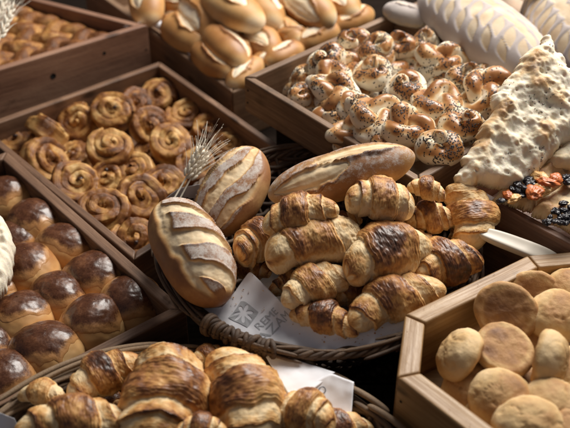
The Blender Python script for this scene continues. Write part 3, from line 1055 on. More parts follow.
# french rolls
RV = [loaf(70 + i, .125, .0325 + .0012 * (i % 4), [(.05 * i - .1, .15 * ((i % 3) - 1), .70, .50, .35 * ((i % 2) * 2 - 1))], M_FRE, bakebase=.58 + .03 * i, flour=.10, tip=.50) for i in range(6)]
for i, (a, b, roll, label) in enumerate([
    ((143, -22, 0.185), (150, 24, 0.145), .3, 'smooth bread roll standing upright in the crate corner'),
    ((163, 0, 0.155), (188, 12, 0.155), .2, 'bread roll at the top edge behind the upright one'),
    ((169, 20, 0.125), (207, 50, 0.125), .0, 'bread roll with open slash beside the white paper'),
    ((191, -6, 0.155), (214, 44, 0.135), .9, 'smooth bread roll lying lengthways above the slashed ones'),
    ((197, 46, 0.125), (232, 75, 0.125), .0, 'bread roll with wide slash along the crate left board'),
    ((210, 30, 0.150), (244, 66, 0.140), -.5, 'bread roll with shadowed slash in the second row'),
    ((205, -4, 0.185), (260, 26, 0.185), -.3, 'long bread roll with white tip on top of the heap'),
    ((230, 88, 0.115), (262, 60, 0.125), -.2, 'pale slashed bread roll at the near corner of its crate'),
    ((247, -8, 0.175), (276, 26, 0.170), -.7, 'bread roll with whitish end next to the long one'),
    ((246, 26, 0.145), (274, 58, 0.135), .4, 'plump bread roll below the white ended one'),
    ((280, -6, 0.180), (333, 24, 0.175), .9, 'shiny bread roll with pale tip crossing the top'),
    ((266, 64, 0.135), (302, 46, 0.135), -.2, 'pale cut bread roll behind the tray back board'),
    ((272, 20, 0.150), (300, 44, 0.145), .6, 'dark golden bread roll in the hollow of the heap'),
    ((296, 46, 0.140), (340, 27, 0.150), .0, 'flat bread roll with long pale slash near the tray'),
    ((325, -8, 0.175), (355, 16, 0.175), .4, 'bread roll at the top right of the heap'),
    ((332, 30, 0.150), (372, 11, 0.160), -.1, 'flat pale bread roll beside the tray far corner'),
    ((222, 60, 0.115), (250, 82, 0.105), .5, 'bread roll tucked under the pale slashed ones'),
    ((160, -10, 0.175), (205, -4, 0.175), .0, 'bread roll cut off by the top photo edge'),
    ((292, 26, 0.115), (330, 44, 0.115), .0, 'bread roll sunk in shadow at centre of the heap'),
    ((245, 48, 0.115), (285, 68, 0.110), .2, 'bread roll low along the tray, nearly hidden'),
    ((300, -14, 0.175), (350, -6, 0.175), .2, 'bread roll barely showing along the top photo edge'),
    ((184, 38, 0.095), (210, 56, 0.095), .2, 'bread roll deep beside the white paper'),
    ((178, 26, 0.11), (208, 46, 0.11), .3, 'bread roll low against the left board beside the paper strip'),
    ((203, 48, 0.115), (230, 65, 0.115), -.2, 'bread roll along the left board, second from the near corner'),
    ((222, 66, 0.115), (246, 80, 0.115), .2, 'bread roll along the left board at the near corner'),
    ((168, 8, 0.135), (188, 32, 0.13), .5, 'short bread roll resting above the paper strip'),
    ((218, 52, 0.145), (250, 44, 0.15), -.1, 'short bread roll lying across the heap centre left'),
    ((252, 62, 0.13), (282, 54, 0.135), .3, 'short bread roll next to the tray left corner'),
    ((276, 34, 0.155), (306, 30, 0.16), -.3, 'short bread roll lying across the heap centre right'),
]):
    put_long('bread_roll', RV[i % 6], .125, a, b, label, 'bread roll', 'plain bread rolls in the crate', roll)

# poppy knots
KV = [knot(100 + i, coil=i % 3 != 1) for i in range(9)]


def put_knot(px, py, z, s, yaw, tx, ty, label):
    k = _cnt.get('k', 0)
    _cnt['k'] = k + 1
    body, sd = KV[k % 9]
    r = thing('poppy_knot', label, 'bread roll', 'poppy seed knot rolls in the tray')
    link('knot_roll', body, r)
    s_ = link('poppy_seeds', sd, r)
    s_['kind'] = 'stuff'
    frame_round(r, at(px, py, z - .012), yaw, tx, ty, s * 1.08, 0)


for row in [
    (328, 62, .262, 1.0, .3, -.1, -.35, 'ring shaped poppy knot on top by the back left board'),
    (333, 95, .25, .95, 2.0, -.2, -.3, 'poppy knot with thick seeds near the left board'),
    (292, 80, .205, .85, 1.2, 0, -.2, 'poppy knot low in the left corner of the tray'),
    (356, 107, .255, .9, 3.4, .1, -.3, 'poppy knot leaning over the front left board'),
    (376, 119, .262, .95, 4.4, .1, -.35, 'seedy poppy knot with a pale flake behind the long loaf'),
    (354, 44, .262, .95, 5.1, -.1, -.3, 'poppy knot near the back corner, dark crown'),
    (377, 48, .265, .95, .9, .1, -.4, 'tall poppy knot with white underside near the back corner'),
    (344, 72, .235, .85, 2.7, 0, -.3, 'poppy knot behind the ring shaped one'),
    (400, 47, .255, .9, 1.8, 0, -.3, 'poppy knot with pale collar in the back row'),
    (423, 45, .258, .9, 3.9, .1, -.3, 'glossy brown poppy knot in the back row'),
    (443, 62, .262, .9, .1, .1, -.4, 'poppy knot with two seedy humps along the far board'),
    (374, 76, .255, .95, 5.8, -.1, -.25, 'poppy knot at the centre of the tray'),
    (408, 91, .265, 1.02, 2.3, -.05, -.35, 'largest poppy knot with long seedy back, tray centre'),
    (438, 107, .265, .98, 4.8, .0, -.3, 'poppy knot with a bare round side, right of centre'),
    (462, 126, .265, 1.02, 1.4, .05, -.35, 'shiny poppy knot beside the flatbread edge'),
    (436, 150, .262, 1.0, 3.2, -.05, -.35, 'poppy knot in the near corner by the loaf end'),
    (410, 132, .262, .95, 5.5, .1, -.3, 'pale poppy knot above the long loaf crust'),
    (388, 113, .245, .85, .6, .1, -.3, 'small poppy knot with dark seeds beside the pale one'),
    (464, 78, .26, .92, 2.9, .1, -.35, 'poppy knot with split pale top near the far board'),
    (484, 95, .262, .98, 4.1, .05, -.3, 'big smooth poppy knot next to the flatbread'),
    (490, 78, .25, .8, 1.0, .1, -.3, 'poppy knot in the right corner behind the flatbread'),
    (442, 84, .240, .9, 5.3, 0, -.3, 'poppy knot between the large centre one and far board'),
    (398, 68, .225, .9, 3.6, 0, -.2, 'poppy knot in shade between back row and centre'),
    (360, 90, .218, .85, 2.1, 0, -.2, 'poppy knot low at the centre left'),
    (420, 72, .222, .85, .4, 0, -.2, 'poppy knot low behind the centre, mostly covered'),
    (305, 72, .205, .8, 4.3, 0, -.2, 'poppy knot in shadow at the back left board'),
    (415, 120, .218, .85, 1.7, 0, -.2, 'poppy knot in the lower layer, right half'),
    (318, 84, .210, .8, 5.9, 0, -.2, 'poppy knot against the left board, partly hidden'),
    (462, 100, .218, .85, .8, 0, -.2, 'poppy knot buried at the right of the tray'),
    (304, 100, .230, .85, 2.2, 0, -.25, 'poppy knot by the front left board, nearest the left corner'),
    (332, 118, .234, .88, 4.0, 0, -.25, 'poppy knot low by the middle of the front left board'),
    (356, 134, .238, .9, .7, 0, -.25, 'poppy knot just above the long loaf, left part'),
    (386, 146, .242, .9, 5.2, 0, -.25, 'poppy knot just above the long loaf, right part'),
    (308, 80, .236, .9, 3.0, -.1, -.25, 'poppy knot between the left corner and the ring shaped one'),
    (330, 80, .25, .9, 1.1, 0, -.3, 'poppy knot right in front of the ring shaped one'),
]:
    put_knot(*row)

# braided loaves
BR = [braid(140 + i) for i in range(3)]
ud = (uC - uB).normalized()
for i, label in enumerate(['braided loaf nearest the front board of its crate', 'braided loaf second from the front in the back crate', 'braided loaf third from the front, paler strands', 'braided loaf at the back in deep shade']):
    for j, (off, side) in enumerate(((.115, 'right'), (.40, 'left'))):
        if j == 1 and i > 1:
            continue
        c = uB - ex * (off + .05) + ud * (.072 + .070 * i)
        o = link('braided_loaf', BR[(i + j) % 3])
        tag(o, label if j == 0 else label.replace('braided loaf', 'cut off braided loaf at left,'), 'bread', 'braided loaves in the crate')
        o.location = (c.x, c.y, .115 + .004 * i)
        o.rotation_euler = (0, 0, math.atan2(ex.y, ex.x) + .05)
        o.scale = (.98, 1.15, .95)

# ------------------------------------------------------------------ baskets
def basket(root, c, prof, rows, stakes, mat, wr=.0035, sr=.003, seed=0):
    """woven basket: prof = [(radius, z) ...] from base to rim"""
    pr = np.array(prof)
    zs = np.linspace(0, 1, 60)
    tt = np.linspace(0, 1, len(pr))
    rad = np.interp(zs, tt, pr[:, 0])
    hh = np.interp(zs, tt, pr[:, 1])
    rng = np.random.default_rng(seed)
    st = MB()
    for k in range(stakes):
        a = 2 * PI * k / stakes
        st.tube(P3(c[0] + rad * math.cos(a), c[1] + rad * math.sin(a), hh), sr, 6, attrs={'tone': np.full(60, rng.uniform(.1, .6))}, flat=1.0)
    s = st.obj('stakes', mat, root)
    wv = MB()
    n = stakes * 8
    th = np.linspace(0, 2 * PI, n, endpoint=False)
    for k in range(rows):
        f = (k + .6) / rows
        r = np.interp(f, tt, pr[:, 0])
        z = np.interp(f, tt, pr[:, 1])
        sg = 1 if k % 2 else -1
        rr = r + sg * (sr + wr * .55) * np.cos(th * stakes / 2)
        wv.tube(P3(c[0] + rr * np.cos(th), c[1] + rr * np.sin(th), z + .0012 * np.sin(th * 5 + k) + 0 * th), wr, 7, closed=True, flat=1.15,
                attrs={'tone': .35 + .3 * fbm(P3(th * 2, 0 * th + k, 0 * th), 1.5, 3, seed + k)})
    w = wv.obj('weave', mat, root)
    b = MB()
    a = np.linspace(0, 2 * PI, 72, endpoint=False)
    X = np.array([[(c[0] + q * math.cos(u), c[1] + q * math.sin(u), pr[0][1] + .002) for u in a] for q in (.002, pr[0][0] * .5, pr[0][0] * 1.02)])
    b.grid(X, wv=True, attrs={'tone': np.full(X.shape[:2], .2)})
    b.obj('base', mat, root)


def rim_canes(root, c, R, z, mat, n=3, r=.0045, tw=26, amp=.005, seed=0, name='rim'):
    mb = MB()
    th = np.linspace(0, 2 * PI, 700, endpoint=False)
    for k in range(n):
        p = tw * th + k * 2 * PI / n
        rr = R + amp * np.cos(p)
        zz = z + amp * .8 * np.sin(p)
        mb.tube(P3(c[0] + rr * np.cos(th), c[1] + rr * np.sin(th), zz), r, 8, closed=True, attrs={'tone': .4 + .35 * fbm(P3(th * 6, th * 0 + k, 0 * th), 1, 3, seed + k)})
    return mb.obj(name, mat, root)


def arc_cane(mb, c, a0, a1, R0, R1, z0, z1, r, tone, bow=0.0, n=60, flat=1.0):
    f = np.linspace(0, 1, n)
    a = np.radians(a0 + (a1 - a0) * f)
    R = R0 + (R1 - R0) * f
    zz = z0 + (z1 - z0) * f + bow * np.sin(PI * f)
    mb.tube(P3(c[0] + R * np.cos(a), c[1] + R * np.sin(a), zz), r * np.sqrt(np.clip(1 - np.abs(2 * f - 1) ** 10, .05, 1)), 8, attrs={'tone': np.full(n, tone)}, flat=flat)


BC = (.050, -.138)
BRZ = .155
cb = thing('wicker_basket', 'dark woven basket with wrapped rim full of croissants and crusty rolls', 'basket', 'wicker baskets')
basket(cb, BC, [(.13, .012), (.15, .05), (.165, .10), (.20, .13), (.232, BRZ)], 15, 44, M_WICK, seed=3)
rim_canes(cb, BC, .236, BRZ + .001, M_WICK, 4, .0034, 24, .0046, 5)
lo = MB()
rg = np.random.default_rng(8)
for k in range(46):
    a0 = rg.uniform(150, 345)
    arc_cane(lo, BC, a0, a0 + rg.uniform(15, 42), .236 + rg.uniform(-.010, .014), .236 + rg.uniform(-.010, .014), BRZ + rg.uniform(-.010, .012), BRZ + rg.uniform(-.010, .012), rg.uniform(.0018, .0034), rg.uniform(.3, .9), .004)
for k in range(10):
    a0 = rg.uniform(25, 110)
    arc_cane(lo, BC, a0, a0 + rg.uniform(15, 40), .236 + rg.uniform(-.010, .012), .236 + rg.uniform(-.010, .012), BRZ + rg.uniform(-.006, .016), BRZ + rg.uniform(-.006, .016), rg.uniform(.002, .004), rg.uniform(.3, .7), .006)
lo.obj('rim_canes', M_WICK, cb)
# wrapped handle section on the front rim
hd = MB()
th0, th1 = math.radians(231.5), math.radians(255)
rg = np.random.default_rng(31)
pos = th0
while pos < th1:
    ph = np.linspace(0, 2 * PI, 44, endpoint=False)
    rr = .0084 * rg.uniform(.88, 1.2)
    tl = rg.uniform(-.02, .03)
    aa = pos + tl * np.cos(ph) + .006 * np.sin(ph)
    wd = rg.uniform(.0024, .0044)
    hd.tube(P3(BC[0] + (.237 + rr * np.cos(ph)) * np.cos(aa), BC[1] + (.237 + rr * np.cos(ph)) * np.sin(aa), BRZ + .003 + rr * 1.05 * np.sin(ph)), wd, 8, closed=True,
            attrs={'tone': np.full(44, rg.uniform(.1, .5))}, flat=1.0)
    pos += wd * 1.75 / .237
for k in range(2):
    aa = th0 - .03 + k * .02
    ph = np.linspace(0, 2 * PI, 60, endpoint=False)
    ex_, ey_ = math.cos(aa), math.sin(aa)
    hd.tube(P3(BC[0] + (.238 + .0125 * np.cos(ph)) * ex_, BC[1] + (.238 + .0125 * np.cos(ph)) * ey_, BRZ + .004 + .014 * np.sin(ph)), .0032, 8, closed=True, attrs={'tone': np.full(60, .5)})
hd.obj('wrapped_handle', M_WICK, cb)

FC = (-.122, -.640)
FRZ = .125
fb = thing('wicker_basket', 'tan woven basket with loose rim canes in the foreground', 'basket', 'wicker baskets')
basket(fb, FC, [(.21, .012), (.25, .05), (.28, .09), (.298, FRZ)], 13, 46, M_WICKL, .0042, .0036, seed=9)
lo = MB()
rg = np.random.default_rng(21)
for k in range(16):
    a0 = rg.uniform(88, 135)
    arc_cane(lo, FC, a0, a0 + rg.uniform(18, 40), .304 + rg.uniform(-.012, .008), .304 + rg.uniform(-.012, .008), FRZ + rg.uniform(-.010, .008), FRZ + rg.uniform(-.010, .010), rg.uniform(.0022, .0038), rg.uniform(.45, 1.0), .004)
arc_cane(lo, FC, 98, 140, .308, .318, FRZ + .012, FRZ + .010, .004, .95, .004)
arc_cane(lo, FC, 95, 138, .300, .306, FRZ + .014, FRZ + .012, .0035, 1.0, .004)
for k in range(6):
    a0 = 74 - k * 11
    arc_cane(lo, FC, a0, a0 - 15, .300, .318, FRZ + .012, FRZ + .004, .0046, .75 + .04 * k, .004, flat=.8)
    arc_cane(lo, FC, a0 + 4, a0 - 14, .296, .308, FRZ + .004, FRZ - .006, .0040, .5, .004)
lo.obj('rim_canes', M_WICKL, fb)
rim_canes(fb, FC, .301, FRZ - .004, M_WICKL, 2, .0042, 20, .004, 15)


# ------------------------------------------------------------------ papers
def curve_pts(pts, n):
    pts = np.array(pts, float)
    d = np.concatenate([[0], np.cumsum(np.linalg.norm(np.diff(pts, axis=0), axis=1))])
    s = np.linspace(0, d[-1], n)
    k = len(pts)
    out = np.stack([np.interp(s, d, pts[:, i]) for i in range(3)], 1)
    for _ in range(max(1, n // (k * 4))):
        out[1:-1] = out[1:-1] * .5 + .25 * (out[:-2] + out[2:])
    return out


def ruled(mb, A, B, nu=70, nv=24, bulge=(0, 0, 0), wr=.002, seed=0, mid=None):
    a, b = curve_pts([at(*p) for p in A], nu), curve_pts([at(*p) for p in B], nu)
    v = np.linspace(0, 1, nv)
    X = a[:, None] * (1 - v)[None, :, None] + b[:, None] * v[None, :, None]
    X = X + np.array(bulge)[None, None] * (np.sin(PI * v))[None, :, None]
    w = fbm(X * np.array([1, 1, .5]), 32, 3, seed)
    w = wr * np.sign(w) * np.abs(w) ** .7
    N = gnormals(X)
    X = X + N * w[..., None]
    mb.grid(X)
    return X


def paper_finish(o, t=.0003):
    s = o.modifiers.new('thickness', 'SOLIDIFY')
    s.thickness = t
    return o


def on_sheet(X, name, verts, faces, mat, parent, lift=.0007):
    """map flat print (s, v in 0..1) on to a sheet"""
    nu, nv = X.shape[:2]
    N = gnormals(X)
    if (N.reshape(-1, 3).mean(0) @ (np.array(CAM) - X.reshape(-1, 3).mean(0))) < 0:
        N = -N
    out = []
    for s, v in verts:
        fs, fv = np.clip(s, 0, .999) * (nu - 1), np.clip(v, 0, .999) * (nv - 1)
        i, j = int(fs), int(fv)
        a, b = fs - i, fv - j
        p = X[i, j] * (1 - a) * (1 - b) + X[min(i + 1, nu - 1), j] * a * (1 - b) + X[i, min(j + 1, nv - 1)] * (1 - a) * b + X[min(i + 1, nu - 1), min(j + 1, nv - 1)] * a * b
        out.append(p + N[i, j] * lift)
    mb = MB()
    mb.add(out, faces)
    return mb.obj(name, mat, parent)


def sheet_locate(X, px, py):
    """sheet parameters of the point nearest to a photo position"""
    V = X - np.array(CAM)
    d = V @ np.array(FW)
    sx = 285 + 970 * V[..., 0] / d
    sy = 214 - 970 * (V @ np.array(UP)) / d
    i, j = np.unravel_index(np.argmin((sx - px) ** 2 + (sy - py) ** 2), d.shape)
    return i / (X.shape[0] - 1), j / (X.shape[1] - 1), X[i, j]


def text_mesh(body):
    cu = bpy.data.curves.new('print_text', 'FONT')
    cu.body = body
    cu.align_x = 'CENTER'
    cu.align_y = 'CENTER'
    cu.resolution_u = 4
    o = bpy.data.objects.new('print_text', cu)
    COL.objects.link(o)
    bpy.context.view_layer.update()
    me = bpy.data.meshes.new_from_object(o.evaluated_get(bpy.context.evaluated_depsgraph_get()))
    V = [tuple(v.co) for v in me.vertices]
    F = [tuple(p.vertices) for p in me.polygons]
    bpy.data.objects.remove(o)
    return V, F


def print_on(X, name, V, F, mat, parent, px, py, size, ang, lift=.0012):
    """flat artwork V (unit em) laid on the sheet round a point, sized in metres"""
    nu, nv = X.shape[:2]
    s0, v0, p0 = sheet_locate(X, px, py)
    i, j = min(int(s0 * (nu - 1)), nu - 2), min(int(v0 * (nv - 1)), nv - 2)
    i2, j2 = min(i + 6, nu - 1), min(j + 4, nv - 1)
    i1, j1 = max(i - 6, 0), max(j - 4, 0)
    tu = (X[i2, j] - X[i1, j]) / ((i2 - i1) / (nu - 1))
    tv = (X[i, j2] - X[i, j1]) / ((j2 - j1) / (nv - 1))
    n = np.cross(tu, tv)
    n /= np.linalg.norm(n)
    if n @ (np.array(CAM) - p0) < 0:
        n = -n
    right = np.array([1.0, 0, 0])
    right = right - n * (right @ n)
    right /= np.linalg.norm(right)
    up = np.cross(n, right)
    c, s = math.cos(ang), math.sin(ang)
    G = np.array([[tu @ tu, tu @ tv], [tu @ tv, tv @ tv]])
    Gi = np.linalg.inv(G)
    vs = []
    for x, y, *_ in V:
        w = size * ((c * x - s * y) * right + (s * x + c * y) * up)
        k = Gi @ np.array([w @ tu, w @ tv])
        vs.append((s0 + k[0], v0 + k[1]))
    return on_sheet(X, name, vs, F, mat, parent, lift)


def star_mark():
    """square mark with a pale eight armed burst cut out, as one flat shape"""
    V, F = [], []
    n = 192
    sq, st = [], []
    for k in range(n):
        a = 2 * PI * k / n
        m = max(abs(math.cos(a)), abs(math.sin(a)))
        sq.append((.5 * math.cos(a) / m, .5 * math.sin(a) / m))
        w = abs(math.cos(a * 3.5 + .4)) ** 1.1
        st.append(((.13 + .34 * w) * math.cos(a), (.13 + .34 * w) * math.sin(a)))
    V = sq + st
    for k in range(n):
        F.append((k, (k + 1) % n, n + (k + 1) % n, n + k))
    return V, F


pl = thing('paper_liner', 'white printed paper liner standing inside the front rim of the croissant basket', 'paper')
mb = MB()
PX = ruled(mb, [(203, 308, .150), (232, 330, .150), (262, 342, .150), (300, 347, .150), (345, 353, .152), (392, 345, .152), (425, 325, .15)],
           [(222, 307, .164), (236, 290, .170), (250, 271, .182), (266, 287, .178), (284, 305, .174), (310, 325, .168), (350, 336, .166), (384, 321, .170), (404, 313, .174)], nu=110, nv=26, wr=.0014, seed=3)
sheet = paper_finish(mb.obj('sheet', M_PAPER, pl))
V, F = star_mark()
print_on(PX, 'star_mark', V, F, M_PRINT, sheet, 244, 313, .031, -.55, lift=.0006)
V, F = text_mesh('REME')
print_on(PX, 'print_line', V, F, M_PRINT, sheet, 267, 318, .0160, .75, lift=.0006)
V, F = text_mesh('AZAM')
print_on(PX, 'print_line', V, F, M_PRINT, sheet, 277, 324, .0200, .75, lift=.0006)
mb = MB()
ruled(mb, [(165, 210, .13), (185, 215, .13), (205, 205, .13)], [(163, 200, .165), (180, 188, .18), (206, 183, .18)], wr=.002, seed=5)
paper_finish(mb.obj('back_fold', M_PAPER, pl))

nk = thing('paper_napkin', 'white folded paper napkin with a pointed corner in the front basket', 'paper')
mb = MB()
NX1 = ruled(mb, [(262, 350, .152), (277, 376, .146), (295, 404, .142)], [(266, 350, .152), (300, 361, .150), (335, 372, .146)], nu=40, nv=30, wr=.0012, seed=7)
sh1 = paper_finish(mb.obj('folded_corner', M_PAPER, nk))
mb = MB()
NX2 = ruled(mb, [(236, 388, .135), (258, 366, .142), (300, 390, .140), (331, 373, .150), (354, 382, .148)],
            [(236, 425, .10), (262, 420, .105), (300, 425, .11), (332, 430, .115), (350, 432, .118)], nu=80, nv=24, wr=.002, seed=9)
sh2 = paper_finish(mb.obj('sheet', M_PAPER, nk))
V, F = text_mesh('CO')
print_on(NX2, 'print_line', V, F, M_PRINTD, sh2, 275, 378, .014, -2.2)
V, F = text_mesh('TRU')
print_on(NX2, 'print_line', V, F, M_PRINTD, sh2, 279, 384, .010, .75)
V, F = text_mesh('O')
print_on(NX2, 'print_line', V, F, M_PRINTD, sh2, 322, 390, .014, .4)


def paper(label, A, B, mat=M_PAPER, wr=.003, seed=0, name='paper_liner'):
    mb = MB()
    ruled(mb, A, B, wr=wr, seed=seed)
    o = mb.obj(name, mat)
    paper_finish(o)
    return tag(o, label, 'paper')


paper('white paper strip along the left board of the roll crate', [(158, 18, .085), (182, 42, .085), (206, 62, .085)], [(146, 21, .119), (166, 36, .119), (190, 55, .119)], seed=11)
paper('white paper corner at the lower left photo corner in the front basket', [(-30, 440, .14), (24, 440, .13)], [(-25, 402, .16), (13, 420, .16)], seed=16)
paper('white paper scrap at the right end of the braid crate', [(118, 30, .13), (140, 28, .13)], [(124, 26, .162), (141, 21, .166)], seed=12)
paper('white paper lying between pastry swirls in their crate', [(52, 166, .02), (92, 166, .02)], [(58, 146, .03), (98, 142, .03)], seed=13)
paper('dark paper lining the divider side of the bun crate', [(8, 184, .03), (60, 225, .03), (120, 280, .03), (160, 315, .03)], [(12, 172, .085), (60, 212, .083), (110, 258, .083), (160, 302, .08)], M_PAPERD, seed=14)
paper('grey white paper lining the biscuit tray back', [(432, 350, .13), (445, 335, .125), (480, 315, .12), (545, 285, .12)], [(437, 318, .185), (455, 310, .183), (490, 294, .18), (550, 270, .18)], seed=15)

# ------------------------------------------------------------------ crusty rolls and croissants in the centre basket
o = link('rustic_roll', rustic(200, .150, .046, 1.45, -.42, across=.8, side=.56))
tag(o, 'upright crusty roll scored like a leaf with floured dark bands', 'bread roll', 'crusty floured rolls in the basket')
frame_long(o, at(209, 237, .165), at(254, 148, .235), .150, -.25, .96, .85)
o = link('rustic_roll', rustic(210, .165, .039, 1.75, 1.0, across=.30, side=.66, edge=-.75, fs=.62))
tag(o, 'big crusty roll with torn white slashes leaning on the basket rim', 'bread roll', 'crusty floured rolls in the basket')
frame_long(o, at(163, 203, .225), at(222, 303, .180), .165, .35, 1.0, 1.1)
o = link('long_loaf', loaf(220, .25, .047, [(.30, .22, .62, .36, .15), (-.40, -.55, .52, .46, .30)], M_RUS, bakebase=.60, flour=.72, tip=.25, flat=.9, name='long_loaf'))
tag(o, 'long crusty loaf with curved open cuts behind the croissants', 'bread', None)
frame_long(o, at(268, 196, .235), at(415, 155, .285), .25, .1, .92, .95)

CG = 'croissants in the centre basket'
FG = 'croissants in the front basket'
cro = [
    # end a, end b, kw, roll, sy, sz, label, group
    ((262, 225, .245), (337, 205, .262), dict(nseg=5, dark=.12, taper=.25), .2, 1.0, 1.0, 'croissant with one dark burnt middle band, behind the pale one', CG),
    ((265, 254, .220), (361, 235, .222), dict(nseg=3, dark=.06, taper=.06, blunt=6, pale_end=1, R0=.032, puff=.12, paleside=.45), .5, .95, 1.0, 'pale blocky croissant on top with a torn white end', CG),
    ((236, 256, .195), (284, 228, .200), dict(nseg=5, dark=.08, taper=.15, blunt=5, L=.10, R0=.031), .2, 1.0, 1.0, 'stubby croissant with rounded end facing the leaf cut roll', CG),
    ((346, 196, .262), (414, 206, .255), dict(nseg=5, dark=.0, taper=.12, blunt=4, L=.115, R0=.036), -.1, 1.0, .95, 'fat golden croissant in front of the long loaf', CG),
    ((408, 184, .255), (446, 196, .245), dict(nseg=5, taper=.2, L=.09, R0=.024), .0, 1.0, 1.0, 'small croissant peeping over the back of the basket', CG),
    ((344, 272, .212), (426, 240, .218), dict(nseg=3, dark=.06, taper=.22, blunt=3.6, L=.14, R0=.039, puff=.26), .3, 1.0, 1.0, 'large three band croissant at the centre of the basket', CG),
    ((280, 299, .190), (349, 273, .198), dict(nseg=5, dark=-.04, taper=.2, R0=.030, L=.125), .0, 1.0, 1.0, 'golden croissant lying below the pale blocky one', CG),
    ((292, 310, .175), (360, 330, .170), dict(nseg=5, dark=.17, taper=.3, L=.12, R0=.028), .0, 1.0, 1.0, 'dark flaky croissant right behind the printed paper', CG),
    ((345, 320, .180), (441, 284, .188), dict(nseg=5, dark=.04, taper=.25, R0=.033, L=.16), .1, 1.0, 1.0, 'long flaky croissant along the front right of the basket', CG),
    ((410, 275, .190), (480, 256, .195), dict(nseg=5, dark=.2, taper=.25, R0=.036, L=.125), .3, 1.0, 1.0, 'brown croissant beside the pale wooden tray corner', CG),
    ((404, 218, .205), (454, 219, .205), dict(nseg=5, dark=.2, taper=.3, R0=.036, L=.11), .0, 1.0, 1.0, 'dark glossy croissant between fat golden and upright ones', CG),
    ((461, 186, .225), (475, 248, .190), dict(nseg=5, dark=-.08, taper=.1, blunt=4, L=.11, R0=.033), .0, .95, .9, 'upright pale croissant next to the cream utensil tip', CG),
    ((268, 290, .160), (316, 279, .165), dict(nseg=5, dark=.14), .0, 1.0, 1.0, 'dark croissant half hidden right beside the paper peak', CG),
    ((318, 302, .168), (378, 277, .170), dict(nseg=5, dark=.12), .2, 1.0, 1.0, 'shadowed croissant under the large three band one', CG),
    ((332, 236, .20), (358, 216, .21), dict(nseg=5, dark=.2, L=.1), .2, 1.0, 1.0, 'croissant hidden between the pale and golden ones', CG),
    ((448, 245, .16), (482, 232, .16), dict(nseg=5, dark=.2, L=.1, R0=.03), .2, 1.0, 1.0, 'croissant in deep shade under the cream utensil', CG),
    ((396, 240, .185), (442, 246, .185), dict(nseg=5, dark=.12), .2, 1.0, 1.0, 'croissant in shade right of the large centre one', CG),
    ((226, 264, .165), (272, 270, .165), dict(nseg=5, dark=.12, L=.12), .2, 1.0, 1.0, 'croissant low beside the big crusty roll', CG),
    # front basket
    ((176, 350, .165), (144, 452, .150), dict(nseg=5, dark=.14, taper=.18, blunt=4.5, L=.155, R0=.047, puff=.24), .0, 1.0, .9, 'big four banded croissant with burnt top in front basket', FG),
    ((228, 352, .160), (256, 446, .150), dict(nseg=5, dark=-.02, taper=.2, blunt=3.4, L=.14, R0=.040, puff=.2), .0, 1.0, .95, 'plump pale croissant pointing at the napkin corner', FG),
    ((276, 406, .150), (336, 424, .150), dict(nseg=5, dark=.1, taper=.12, blunt=4, L=.105, R0=.033), .1, 1.0, 1.0, 'croissant lying against the folded napkin', FG),
    ((14, 430, .160), (128, 418, .160), dict(nseg=5, dark=.16, taper=.2, L=.165, R0=.036), .2, 1.0, 1.0, 'croissant with blackened patches in lower left corner', FG),
    ((66, 395, .150), (140, 358, .150), dict(nseg=5, dark=.06, taper=.22, L=.14, R0=.033), .0, 1.0, 1.0, 'flaky croissant along the left rim of front basket', FG),
    ((188, 364, .130), (230, 352, .130), dict(nseg=5, dark=.12, L=.1, R0=.026), .0, 1.0, 1.0, 'small croissant tucked behind two big ones at rim', FG),
    ((296, 436, .120), (372, 424, .120), dict(nseg=5, dark=.08, L=.13, R0=.026), .0, 1.0, 1.0, 'croissant just showing at the bottom by the napkin', FG),
    ((172, 432, .165), (228, 428, .165), dict(nseg=5, dark=.05, L=.1, R0=.024), .0, 1.0, 1.0, 'croissant top just showing at the bottom centre', FG),
    ((20, 392, .145), (66, 398, .150), dict(nseg=3, dark=-.1, L=.10, R0=.024, pale_end=1), .2, 1.0, 1.0, 'pale torn croissant tip above the blackened one', FG),
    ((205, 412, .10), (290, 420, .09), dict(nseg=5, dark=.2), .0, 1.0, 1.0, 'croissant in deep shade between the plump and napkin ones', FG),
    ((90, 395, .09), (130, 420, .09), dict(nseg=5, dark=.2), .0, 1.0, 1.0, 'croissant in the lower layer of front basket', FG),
]
for i, (a, b, kw, roll, sy, sz, label, g) in enumerate(cro):
    kw = dict(dict(L=.145), **kw)
    put_long('croissant', croissant(300 + i * 7, **kw), kw['L'] * .98, a, b, label, 'croissant', g, roll, sy * 1.08, sz * 1.1)

